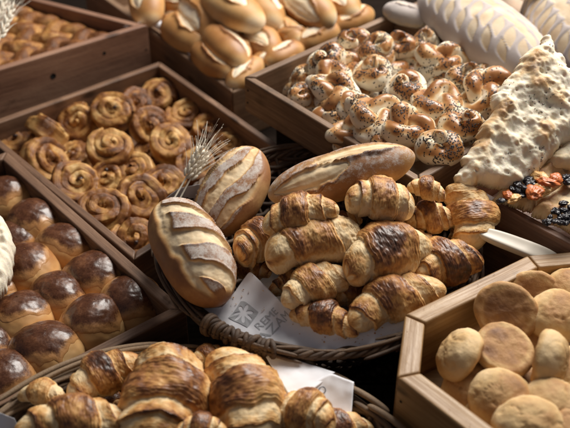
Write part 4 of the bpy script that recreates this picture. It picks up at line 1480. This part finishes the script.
# ------------------------------------------------------------------ biscuits
BIV = [biscuit(400 + i) for i in range(6)]
for i, (px, py, z, s, yaw, n, label) in enumerate([
    (506, 312, .195, 1.05, .3, (.10, .75, -.75), 'large upturned biscuit with flat brown base by the tray rim'),
    (503, 352, .190, .98, 1.2, (.0, .22, -1.0), 'upside down biscuit with its round base upwards'),
    (458, 354, .180, 1.05, 2.0, (-.8, .25, .45), 'biscuit standing on edge in the tray left corner'),
    (558, 314, .195, 1.0, .8, (.1, -.3, 1), 'biscuit at right photo edge below the tray rim'),
    (550, 362, .195, 1.08, 3.4, (.85, -.42, .12), 'tall biscuit standing upright on its edge'),
    (470, 388, .155, 1.0, 4.1, (-.3, -.2, 1), 'shaded biscuit lying inside the left tray side'),
    (502, 400, .185, 1.05, 2.2, (-.1, -.45, 1), 'smooth domed biscuit with golden top at the front'),
    (555, 408, .185, 1.05, 5.0, (.1, -.3, 1), 'cracked biscuit in the lower right of the tray'),
    (530, 424, .190, 1.05, .1, (.0, -.3, 1), 'biscuit cut by the bottom photo edge'),
    (536, 336, .165, .95, 1.6, (.1, -.2, 1), 'biscuit between two upturned ones and the tall one'),
    (530, 298, .170, 1.0, 2.8, (.05, .8, -.7), 'brown biscuit base behind the large upturned one'),
    (526, 390, .155, .9, 3.6, (.1, -.3, 1), 'biscuit squeezed low beside the tall standing one'),
    (575, 374, .180, .95, 4.6, (.4, -.4, 1), 'shaded biscuit at right photo edge beside the tall one'),
    (574, 290, .185, .95, 5.4, (.0, -.3, 1), 'biscuit corner at right edge under the rim'),
    (480, 370, .130, 1.0, 1.0, (.0, -.2, 1), 'biscuit deep in the tray between others'),
    (520, 365, .130, 1.0, 3.0, (.0, -.2, 1), 'biscuit in the tray bottom under the upside down one'),
    (490, 425, .150, 1.0, 2.0, (.0, -.2, 1), 'biscuit low at the bottom photo edge inside tray'),
    (570, 432, .180, 1.0, 2.0, (.0, -.2, 1), 'biscuit in the bottom right corner of the photo'),
    (470, 330, .125, 1.0, 2.5, (.0, -.2, 1), 'biscuit deep in the tray left corner'),
    (560, 340, .140, 1.0, 2.5, (.0, -.2, 1), 'biscuit low behind the tall standing one'),
]):
    o = link('round_biscuit', BIV[i % 6])
    tag(o, label, 'biscuit', 'round biscuits in the tray')
    n = Vector(n).normalized()
    q = Vector((0, 0, 1)).rotation_difference(n)
    o.matrix_world = Matrix.Translation(at(px, py, z)) @ q.to_matrix().to_4x4() @ Matrix.Rotation(yaw, 4, 'Z') @ Matrix.Translation((0, 0, -.014)) @ Matrix.Scale(s, 4)


# ------------------------------------------------------------------ flatbreads and floured loaves
def slab(name, plane, outline, T, mat, res=.0022, dimples=60, ddepth=.5, seed=0, bakef=None, edgew=.025, rag=.004, flour=.0):
    """puffy bread slab: outline of photo positions laid on a plane given by three stall points"""
    p0, p1, p2 = [np.array(at(*q)) for q in plane]
    n = np.cross(p1 - p0, p2 - p0)
    n /= np.linalg.norm(n)
    if n[2] < 0:
        n = -n
    ux = (p1 - p0) / np.linalg.norm(p1 - p0)
    uy = np.cross(n, ux)
    C = np.array(CAM)
    poly = []
    for px, py in outline:
        d = np.array(FW) * 970 + np.array([1, 0, 0]) * (px - 285) + np.array(UP) * (214 - py)
        q = C + d * (((p0 - C) @ n) / (d @ n))
        poly.append(((q - p0) @ ux, (q - p0) @ uy))
    poly = np.array(poly)
    lo_, hi_ = poly.min(0) - .004, poly.max(0) + .004
    xs = np.arange(lo_[0], hi_[0], res)
    ys = np.arange(lo_[1], hi_[1], res)
    X, Y = np.meshgrid(xs, ys, indexing='ij')
    inside = np.zeros(X.shape, bool)
    dist = np.full(X.shape, 9.0)
    m = len(poly)
    for i in range(m):
        a, b = poly[i], poly[(i + 1) % m]
        cond = ((a[1] > Y) != (b[1] > Y)) & (X < (b[0] - a[0]) * (Y - a[1]) / (b[1] - a[1] + 1e-12) + a[0])
        inside ^= cond
        ab = b - a
        tt = np.clip(((X - a[0]) * ab[0] + (Y - a[1]) * ab[1]) / (ab @ ab + 1e-12), 0, 1)
        dist = np.minimum(dist, np.hypot(X - a[0] - tt * ab[0], Y - a[1] - tt * ab[1]))
    sd = np.where(inside, dist, -dist)
    q = P3(X, Y, X * 0 + seed)
    sd = sd + rag * fbm(q, 55, 3, seed)
    prof = np.sqrt(np.clip(1 - (1 - np.clip(sd / edgew, 0, 1)) ** 2, 0, 1))
    rng = np.random.default_rng(seed)
    dm = np.zeros_like(X)
    for _ in range(dimples):
        cx, cy = rng.uniform(lo_[0], hi_[0]), rng.uniform(lo_[1], hi_[1])
        r = rng.uniform(.004, .011)
        el = rng.uniform(.6, 1.5)
        dm = np.maximum(dm, rng.uniform(.4, 1) * np.exp(-(((X - cx) * el) ** 2 + (Y - cy) ** 2) / r ** 2))
    for _ in range(dimples * 3):
        cx, cy = rng.uniform(lo_[0], hi_[0]), rng.uniform(lo_[1], hi_[1])
        dm = np.maximum(dm, rng.uniform(.2, .6) * np.exp(-((X - cx) ** 2 + (Y - cy) ** 2) / rng.uniform(.0018, .0042) ** 2))
    bl = fbm(q, 30, 2, seed + 3)
    fine = fbm(q, 95, 3, seed + 5)
    lum = fbm(q, 62, 2, seed + 8)
    H = T * prof * (1 - ddepth * dm + .17 * bl + .06 * lum) + .0016 * fine * prof + .0007 * fbm(q, 260, 2, seed + 9) * prof
    H = np.maximum(H, 0.0)
    keep = sd > 0
    idx = -np.ones(X.shape, int)
    idx[keep] = np.arange(keep.sum())
    W = p0 + X[..., None] * ux + Y[..., None] * uy + H[..., None] * n
    Wb = p0 + X[..., None] * ux + Y[..., None] * uy - .002 * n
    nk_ = int(keep.sum())
    V = np.vstack([W[keep], Wb[keep]])
    F = []
    full = keep[:-1, :-1] & keep[1:, :-1] & keep[1:, 1:] & keep[:-1, 1:]
    a, b, c, d = idx[:-1, :-1][full], idx[1:, :-1][full], idx[1:, 1:][full], idx[:-1, 1:][full]
    F += np.stack([a, b, c, d], 1).tolist()
    F += (np.stack([d, c, b, a], 1) + nk_).tolist()
    # wall along the cut rim
    edges = {}
    for f in np.stack([a, b, c, d], 1).tolist():
        for k in range(4):
            e = (f[k], f[(k + 1) % 4])
            if (e[1], e[0]) in edges:
                del edges[(e[1], e[0])]
            else:
                edges[e] = 1
    F += [(e[1], e[0], e[0] + nk_, e[1] + nk_) for e in edges]
    bake = .10 + .18 * bl + .12 * fine + .12 * lum + .30 * sstep(.35, .8, bl + .5 * lum)
    if bakef:
        bake = bakef(X, Y, sd, dm, bl, fine, bake)
    bk = np.clip(bake, 0, 1)[keep]
    fl = np.clip(flour + .2 * bl, 0, 1)[keep]
    mb = MB()
    mb.add(V, F, {'bake': np.concatenate([bk, bk]), 'flour': np.concatenate([fl, fl])})
    return mb.mesh(name, [mat]), (p0, ux, uy, n, X, Y, H, keep, dm)


def herb_part(info, count, seed, parent, name='herb_flecks'):
    p0, ux, uy, n, X, Y, H, keep, dm = info
    rng = np.random.default_rng(seed)
    w = (keep * (.15 + dm ** 2) * sstep(.0, .4, fbm(P3(X, Y, X * 0), 22, 2, seed))).ravel() + keep.ravel() * .02
    sd = MB()
    for i in rng.choice(X.size, count, replace=False, p=w / w.sum()):
        x, y, h = X.ravel()[i], Y.ravel()[i], H.ravel()[i]
        p = p0 + x * ux + y * uy + (h + .0003) * n
        t = rng.uniform(0, 6.28)
        a = math.cos(t) * ux + math.sin(t) * uy
        b = np.cross(n, a)
        l, w_ = rng.uniform(.0008, .0022), rng.uniform(.0005, .0010)
        sd.add([p + a * l, p + b * w_, p - a * l, p - b * w_, p + n * .0006], [(0, 1, 4), (1, 2, 4), (2, 3, 4), (3, 0, 4)])
    o = sd.obj(name, M_HERB, parent)
    o['kind'] = 'stuff'


M_HERB = plain('dried_herb', (.03, .03, .022), .7)

r_ = thing('focaccia', 'large pale dimpled flatbread with herbs leaning over the knot tray', 'flatbread')
me, info = slab('flatbread_crumb', ((456, 182, .235), (546, 40, .36), (572, 152, .25)),
                [(546, 38), (555, 50), (562, 66), (575, 80), (600, 110), (590, 150), (560, 148), (545, 160), (534, 180), (515, 189), (498, 193), (478, 189), (462, 188), (455, 180), (463, 162), (474, 142), (478, 130), (490, 112), (492, 98), (502, 84), (515, 72), (522, 58), (535, 46)],
                .034, M_FOC, dimples=95, ddepth=.20, seed=5, edgew=.030, rag=.006, res=.0017, flour=.02)
link('flatbread_crumb', me, r_)
herb_part(info, 95, 4, r_)


def brown_edge(X, Y, sd, dm, bl, fine, bake):
    return .25 + .35 * sstep(.012, .03, sd) + .2 * bl + .1 * fine


o = link('focaccia', slab('flatbread_crust', ((535, 170, .23), (600, 180, .225), (560, 140, .262)), [(540, 166), (550, 152), (572, 140), (600, 138), (600, 182), (570, 172), (550, 172)], .026, M_FOC, dimples=8, seed=15, bakef=brown_edge)[0])
tag(o, 'browned flatbread corner at the right photo edge', 'flatbread')


def ellip(name, c, axes, R, mat, seed, parent, wr=.26):
    u = np.linspace(.03, PI - .03, 26)
    v = np.linspace(0, 2 * PI, 34, endpoint=False)
    U, V = np.meshgrid(u, v, indexing='ij')
    D = P3(np.sin(U) * np.cos(V), np.sin(U) * np.sin(V), np.cos(U))
    D = D * (1 + wr * fbm(D, 2.0, 3, seed) + .10 * fbm(D, 6.0, 2, seed + 1))[..., None] * np.array(axes) * R
    M = np.array(Matrix.Rotation(seed * 1.3, 3, 'Z') @ Matrix.Rotation(.5 * math.sin(seed), 3, 'X'))
    mb = MB()
    mb.grid(D @ M.T + np.array(c), wv=True, capu=True)
    return mb.obj(name, mat, parent)


def crusty(X, Y, sd, dm, bl, fine, bake):
    return .28 + .40 * sstep(-.002, .012, sd) * sstep(.03, .006, sd) + .28 * bl + .15 * fine


sl = thing('topped_focaccia', 'flatbread slice topped with orange tomatoes and dark olives', 'flatbread', 'topped flatbread slices')
me, info = slab('bread_slice', ((493, 206, .205), (580, 180, .215), (520, 170, .225)), [(490, 203), (497, 196), (506, 190), (522, 178), (540, 170), (562, 162), (600, 160), (600, 178), (575, 184), (555, 190), (540, 206), (530, 213), (512, 207)], .024, M_FOC, dimples=10, seed=25, bakef=crusty, edgew=.012)
link('bread_slice', me, sl)
for k, (px, py, z, R, m, nm) in enumerate([(519, 183, .243, .0085, M_OLIVE, 'olive'), (525, 186, .245, .0085, M_OLIVE, 'olive'), (531, 181, .247, .0075, M_OLIVE, 'olive'), (514, 187, .240, .006, M_OLIVE, 'olive'), (524, 193, .238, .0075, M_OLIVE, 'olive'),
                                            (535, 190, .247, .0125, M_TOMATO, 'tomato_half'), (548, 180, .251, .0125, M_TOMATO, 'tomato_half'), (515, 196, .236, .0105, M_ONION, 'onion_piece'), (540, 175, .249, .011, M_ONION, 'onion_piece'), (502, 198, .231, .006, M_OLIVE, 'olive'), (528, 178, .246, .007, M_OLIVE, 'olive'), (521, 189, .242, .007, M_OLIVE, 'olive'), (529, 188, .242, .006, M_OLIVE, 'olive'), (543, 186, .247, .009, M_ONION, 'onion_piece'), (556, 177, .250, .010, M_TOMATO, 'tomato_half'), (509, 193, .236, .008, M_TOMATO, 'tomato_half')]):
    ellip(nm, at(px, py, z) - Vector((0, 0, .004)), (1.3, .95, .5), R, m, k + 1, sl)
sl2 = thing('topped_focaccia', 'flatbread slice heaped with chopped black olives at right edge', 'flatbread', 'topped flatbread slices')
me, info = slab('bread_slice', ((530, 218, .205), (610, 222, .205), (560, 190, .212)), [(528, 216), (536, 208), (550, 199), (566, 190), (600, 186), (605, 240), (580, 238), (560, 228), (545, 223)], .022, M_FOC, dimples=6, seed=35, bakef=crusty, edgew=.012)
link('bread_slice', me, sl2)
rg = np.random.default_rng(5)
for k in range(85):
    px, py = rg.uniform(545, 590), rg.uniform(202, 224)
    if py < 222 - (px - 545) * 1.0 - 2 and px < 565:
        continue
    ellip('olive_piece', at(px, py, .232 + rg.uniform(0, .008)), (1.2, .8, .6), rg.uniform(.0034, .0056), M_OLIVE, k + 3, sl2, .3)
ellip('olive_piece', at(566, 178, .243), (1.2, .8, .6), .008, M_OLIVE, 3, sl2, .3)
ellip('olive_piece', at(570, 182, .243), (1.2, .8, .6), .008, M_OLIVE, 5, sl2, .3)


def leaf_loaf(seed, L=.33, R0=.07):
    nt, nf = 240, 170
    t = np.sin(np.linspace(-PI / 2 + .03, PI / 2 - .03, nt))
    ph = np.linspace(-PI, PI, nf, endpoint=False)
    T, F = np.meshgrid(t, ph, indexing='ij')
    R = R0 * np.clip(1 - np.abs(T) ** 2.4, .0003, 1) ** .55
    q = P3(T * L / 2, np.sin(F) * R, np.cos(F) * R)
    leaf = np.zeros_like(T)
    for side in (-1, 1):
        for row, (fc, n, ln) in enumerate(((.20, 9, .14), (.66, 9, .16), (1.15, 8, .14))):
            for k in range(n):
                tc = -.78 + 1.56 * (k + .5 * (row % 2) + .2) / n
                x, y = (T - tc) / ln, (F - side * fc) / .42
                ang = side * (.75 if row else .2)
                xr, yr = x * math.cos(ang) + y * math.sin(ang) * .9, -x * math.sin(ang) + y * math.cos(ang) * .9
                lens = np.clip(1 - np.abs(xr) ** 1.6, 0, 1) * .36 - np.abs(yr)
                leaf = np.maximum(leaf, sstep(-.03, .05, lens) * (np.abs(xr) < 1))
    R = R * (1 - .030 * leaf) * (1 + .02 * fbm(q, 20, 2, seed))
    z = np.cos(F) * R
    z = np.where(z < -.4 * R0, -.4 * R0 + (z + .4 * R0) * .4, z) * .8
    X = P3(T * L / 2, np.sin(F) * R * 1.1, z)
    bake = (1 - leaf) * .62 + leaf * (.30 + .2 * fbm(q, 40, 2, seed + 2))
    fl = (1 - leaf) * (.75 + .3 * fbm(q, 22, 3, seed + 4)) + leaf * .12
    mb = MB()
    mb.grid(X, wv=True, capu=True, attrs={'bake': np.clip(bake, 0, 1), 'flour': np.clip(fl, 0, 1)})
    return mb.mesh('stencilled_loaf', [M_FLO])


LL = leaf_loaf(500)
put_long('stencilled_loaf', LL, .33, (430, -8, .26), (548, 84, .25), 'long floured loaf with cut leaf pattern behind the knot tray', 'bread', 'floured loaves at the back', -.35)
put_long('stencilled_loaf', leaf_loaf(510, .3, .075), .3, (548, -10, .28), (606, 78, .27), 'grey floured loaf at the top right photo edge', 'bread', 'floured loaves at the back', .3)
put_long('floured_loaf', loaf(520, .22, .06, [(0, .1, .8, .25, .1)], M_FLO, bakebase=.25, flour=.8), .22, (384, 8, .25), (428, 22, .25), 'pale floured loaf behind the tray back corner', 'bread', 'floured loaves at the back')
put_long('floured_loaf', loaf(530, .22, .06, [(0, .2, .8, .4, .2)], M_FRE, bakebase=.5, flour=.6), .22, (500, -14, .24), (538, 30, .22), 'brown crusted loaf between the two leaf patterned loaves', 'bread', 'floured loaves at the back')
put_long('floured_loaf', loaf(540, .25, .06, [(0, .2, .8, .3, .2)], M_FLO, bakebase=.2, flour=.7), .25, (505, -22, .32), (590, -4, .32), 'cream coloured loaf along the top right photo edge', 'bread', 'floured loaves at the back')
gA, gB = at(362, -6, .20), at(395, 22, .20)

bk = thing('wooden_crate', 'plain grey brown crate behind the knot tray under the floured loaves', 'crate', 'wooden bread crates')
kx = (kC - kB).normalized()
ky = Vector((-kx.y, kx.x, 0))
if ky.y < 0:
    ky = -ky
b0 = kB + ky * .035 - kx * .06
box_open(bk, [v2(b0), v2(b0 + kx * .55), v2(b0 + kx * .55 + ky * .45), v2(b0 + ky * .45)], .205, .0, .015, W_MID, floor_z=.18)

# torn white bread at the left edge
me, info = slab('torn_bread', ((0, 304, .105), (16, 262, .115), (-30, 250, .13)), [(-40, 225), (-6, 222), (4, 228), (12, 244), (15, 262), (11, 278), (5, 292), (-2, 306), (-40, 310)], .045, M_FOC, dimples=10, ddepth=.3, seed=55, edgew=.02, rag=.006, bakef=lambda X, Y, sd, dm, bl, fine, bake: .02 + .08 * bl + .5 * sstep(.035, .06, sd))
o = link('torn_bread', me)
tag(o, 'torn white bread piece at the left edge on the glazed buns', 'bread')

# cream utensil
n_u, n_v = 90, 40
t = np.sin(np.linspace(-PI / 2 + .02, PI / 2 - .02, n_u))
ph = np.linspace(0, 2 * PI, n_v, endpoint=False)
T, F = np.meshgrid(t, ph, indexing='ij')
e = np.clip(1 - np.abs(T) ** 3.4, .0004, 1) ** .5
cx = np.sign(np.cos(F)) * np.abs(np.cos(F)) ** .7
cz = np.sign(np.sin(F)) * np.abs(np.sin(F)) ** .7
X = P3(T * .09, cx * .020 * e * (1 + .15 * T), cz * .0105 * e - .004 * (1 - cx ** 2) * np.clip(np.sin(F), 0, 1) * e - .003 * T ** 2)
mb = MB()
mb.grid(X, wv=True, capu=True)
ut = mb.obj('serving_utensil', M_CERAM)
tag(ut, 'smooth cream utensil with rounded tip between basket and biscuit tray', 'utensil')
frame_long(ut, at(474, 229, .215), at(566, 264, .172), .18, .25, .85, 1.0)


# ------------------------------------------------------------------ wheat ears
def wheat(label, base, mid, tip, seed, fan=.35):
    rng = np.random.default_rng(seed)
    r = thing('wheat_ear', label, 'wheat', 'dried wheat ears')
    a, b, c = [np.array(at(*p)) for p in (base, mid, tip)]
    f = np.linspace(0, 1, 40)[:, None]
    st = (1 - f) ** 2 * a + 2 * f * (1 - f) * (b * 2 - (a + c) / 2) + f ** 2 * c
    m = MB()
    m.tube(st, .0014, 8)
    m.obj('stalk', M_STRAW, r)
    ax = (c - b) / np.linalg.norm(c - b)
    s1 = np.cross(ax, [0, 0, 1.0])
    s1 /= np.linalg.norm(s1)
    s2 = np.cross(s1, ax)
    L = np.linalg.norm(c - b)
    gr, aw = MB(), MB()
    for k in range(26):
        h = k / 25
        p = b + ax * L * h * .8
        ang = k * 2.4
        out = math.cos(ang) * s1 + math.sin(ang) * s2
        d = ax * .9 + out * .35
        d /= np.linalg.norm(d)
        q = p + out * .0032
        g = np.linspace(0, 1, 12)[:, None]
        gr.tube(q + d * .013 * g, .0026 * np.sqrt(np.clip(np.sin(PI * np.linspace(.04, .97, 12)), 0, 1)), 8)
        d2 = ax + out * rng.uniform(.05, fan) + rng.normal(size=3) * .05
        d2 /= np.linalg.norm(d2)
        g = np.linspace(0, 1, 16)[:, None]
        la = rng.uniform(.025, .055)
        aw.tube(q + d * .012 + d2 * la * g + out * .008 * g ** 2, np.linspace(.00055, .0002, 16), 5)
    gr.obj('grain_head', M_STRAW, r)
    aw.obj('awns', M_STRAW, r)


wheat('dry wheat ear standing against the leaf cut roll', (166, 212, .17), (186, 178, .20), (203, 146, .235), 3)
wheat('second dry wheat ear fanning out behind the first one', (172, 214, .16), (190, 180, .19), (207, 152, .215), 4, .5)
wheat('wheat ear in the top left corner of the photo', (-12, 62, .22), (0, 38, .25), (14, 2, .28), 5, .2)
wheat('drooping wheat ear at the top left, beside the other one', (-18, 58, .22), (-6, 30, .25), (6, -6, .28), 6, .2)

# crumbs and flakes fallen on the paper and on the crate rims
cr = MB()
rg = np.random.default_rng(77)


def crumb(p, r):
    a = rg.normal(size=(3, 3))
    a /= np.linalg.norm(a, axis=1, keepdims=True)
    k = r * rg.uniform(.4, 1.2, 6)
    V = [p + a[0] * k[0], p - a[0] * k[1], p + a[1] * k[2], p - a[1] * k[3], p + a[2] * k[4] * .5, p - a[2] * k[5] * .5]
    cr.add(V, [(0, 2, 4), (2, 1, 4), (1, 3, 4), (3, 0, 4), (2, 0, 5), (1, 2, 5), (3, 1, 5), (0, 3, 5)], {'bake': np.full(6, rg.uniform(.1, .6))})


for _ in range(70):
    i, j = int(rg.uniform(10, 108)), int(rg.uniform(8, 25))
    crumb(PX[i, j] + np.array([0, -.0006, .0012]), rg.uniform(.0006, .0018))
hc_ = Vector((hc.x, hc.y, hz))
for A_, B_, C_ in ((dF, dL, (dF + dB) / 2), (dR, dB, (dF + dB) / 2), (cF2, cB2, (cF2 + cB2) / 2 + dirl * .2), (hA, hZ, hc_), (hA, hB, hc_), (hB, hD, hc_), (kA, kD, kc), (uA, uB, (uA + uB2) / 2), (rF, rL, (rF + rL) / 2 + ur * .2)):
    for _ in range(9):
        f = rg.uniform(.05, .95)
        q_ = A_.lerp(B_, f)
        q_ = q_ + (C_ - q_).normalized() * rg.uniform(.005, .011)
        crumb(np.array(q_) + np.array([0, 0, .0015]), rg.uniform(.0005, .0012))
o = cr.obj('pastry_crumbs', M_CRO, smooth=False)
o['kind'] = 'stuff'

# ------------------------------------------------------------------ light
w = bpy.data.worlds.new('World')
scene.world = w
w.use_nodes = True
bg = w.node_tree.nodes['Background']
bg.inputs[0].default_value = (.90, .87, .95, 1)
bg.inputs[1].default_value = .105

ld = bpy.data.lights.new('window_light', 'AREA')
ld.shape = 'RECTANGLE'
ld.size, ld.size_y = 1.7, 1.3
ld.energy = 124
ld.color = (1.0, .955, .89)
lo_ = bpy.data.objects.new('window_light', ld)
COL.objects.link(lo_)
lo_.location = (.95, 1.30, 1.95)
lo_.rotation_euler = (Vector((.05, .05, .1)) - lo_.location).to_track_quat('-Z', 'Y').to_euler()

scene.view_settings.view_transform = 'Standard'
scene.view_settings.look = 'None'
scene.view_settings.exposure = 0
scene.view_settings.gamma = 1
scene.render.engine = 'CYCLES'
scene.cycles.use_denoising = True
scene.cycles.max_bounces = 6
scene.render.film_transparent = False
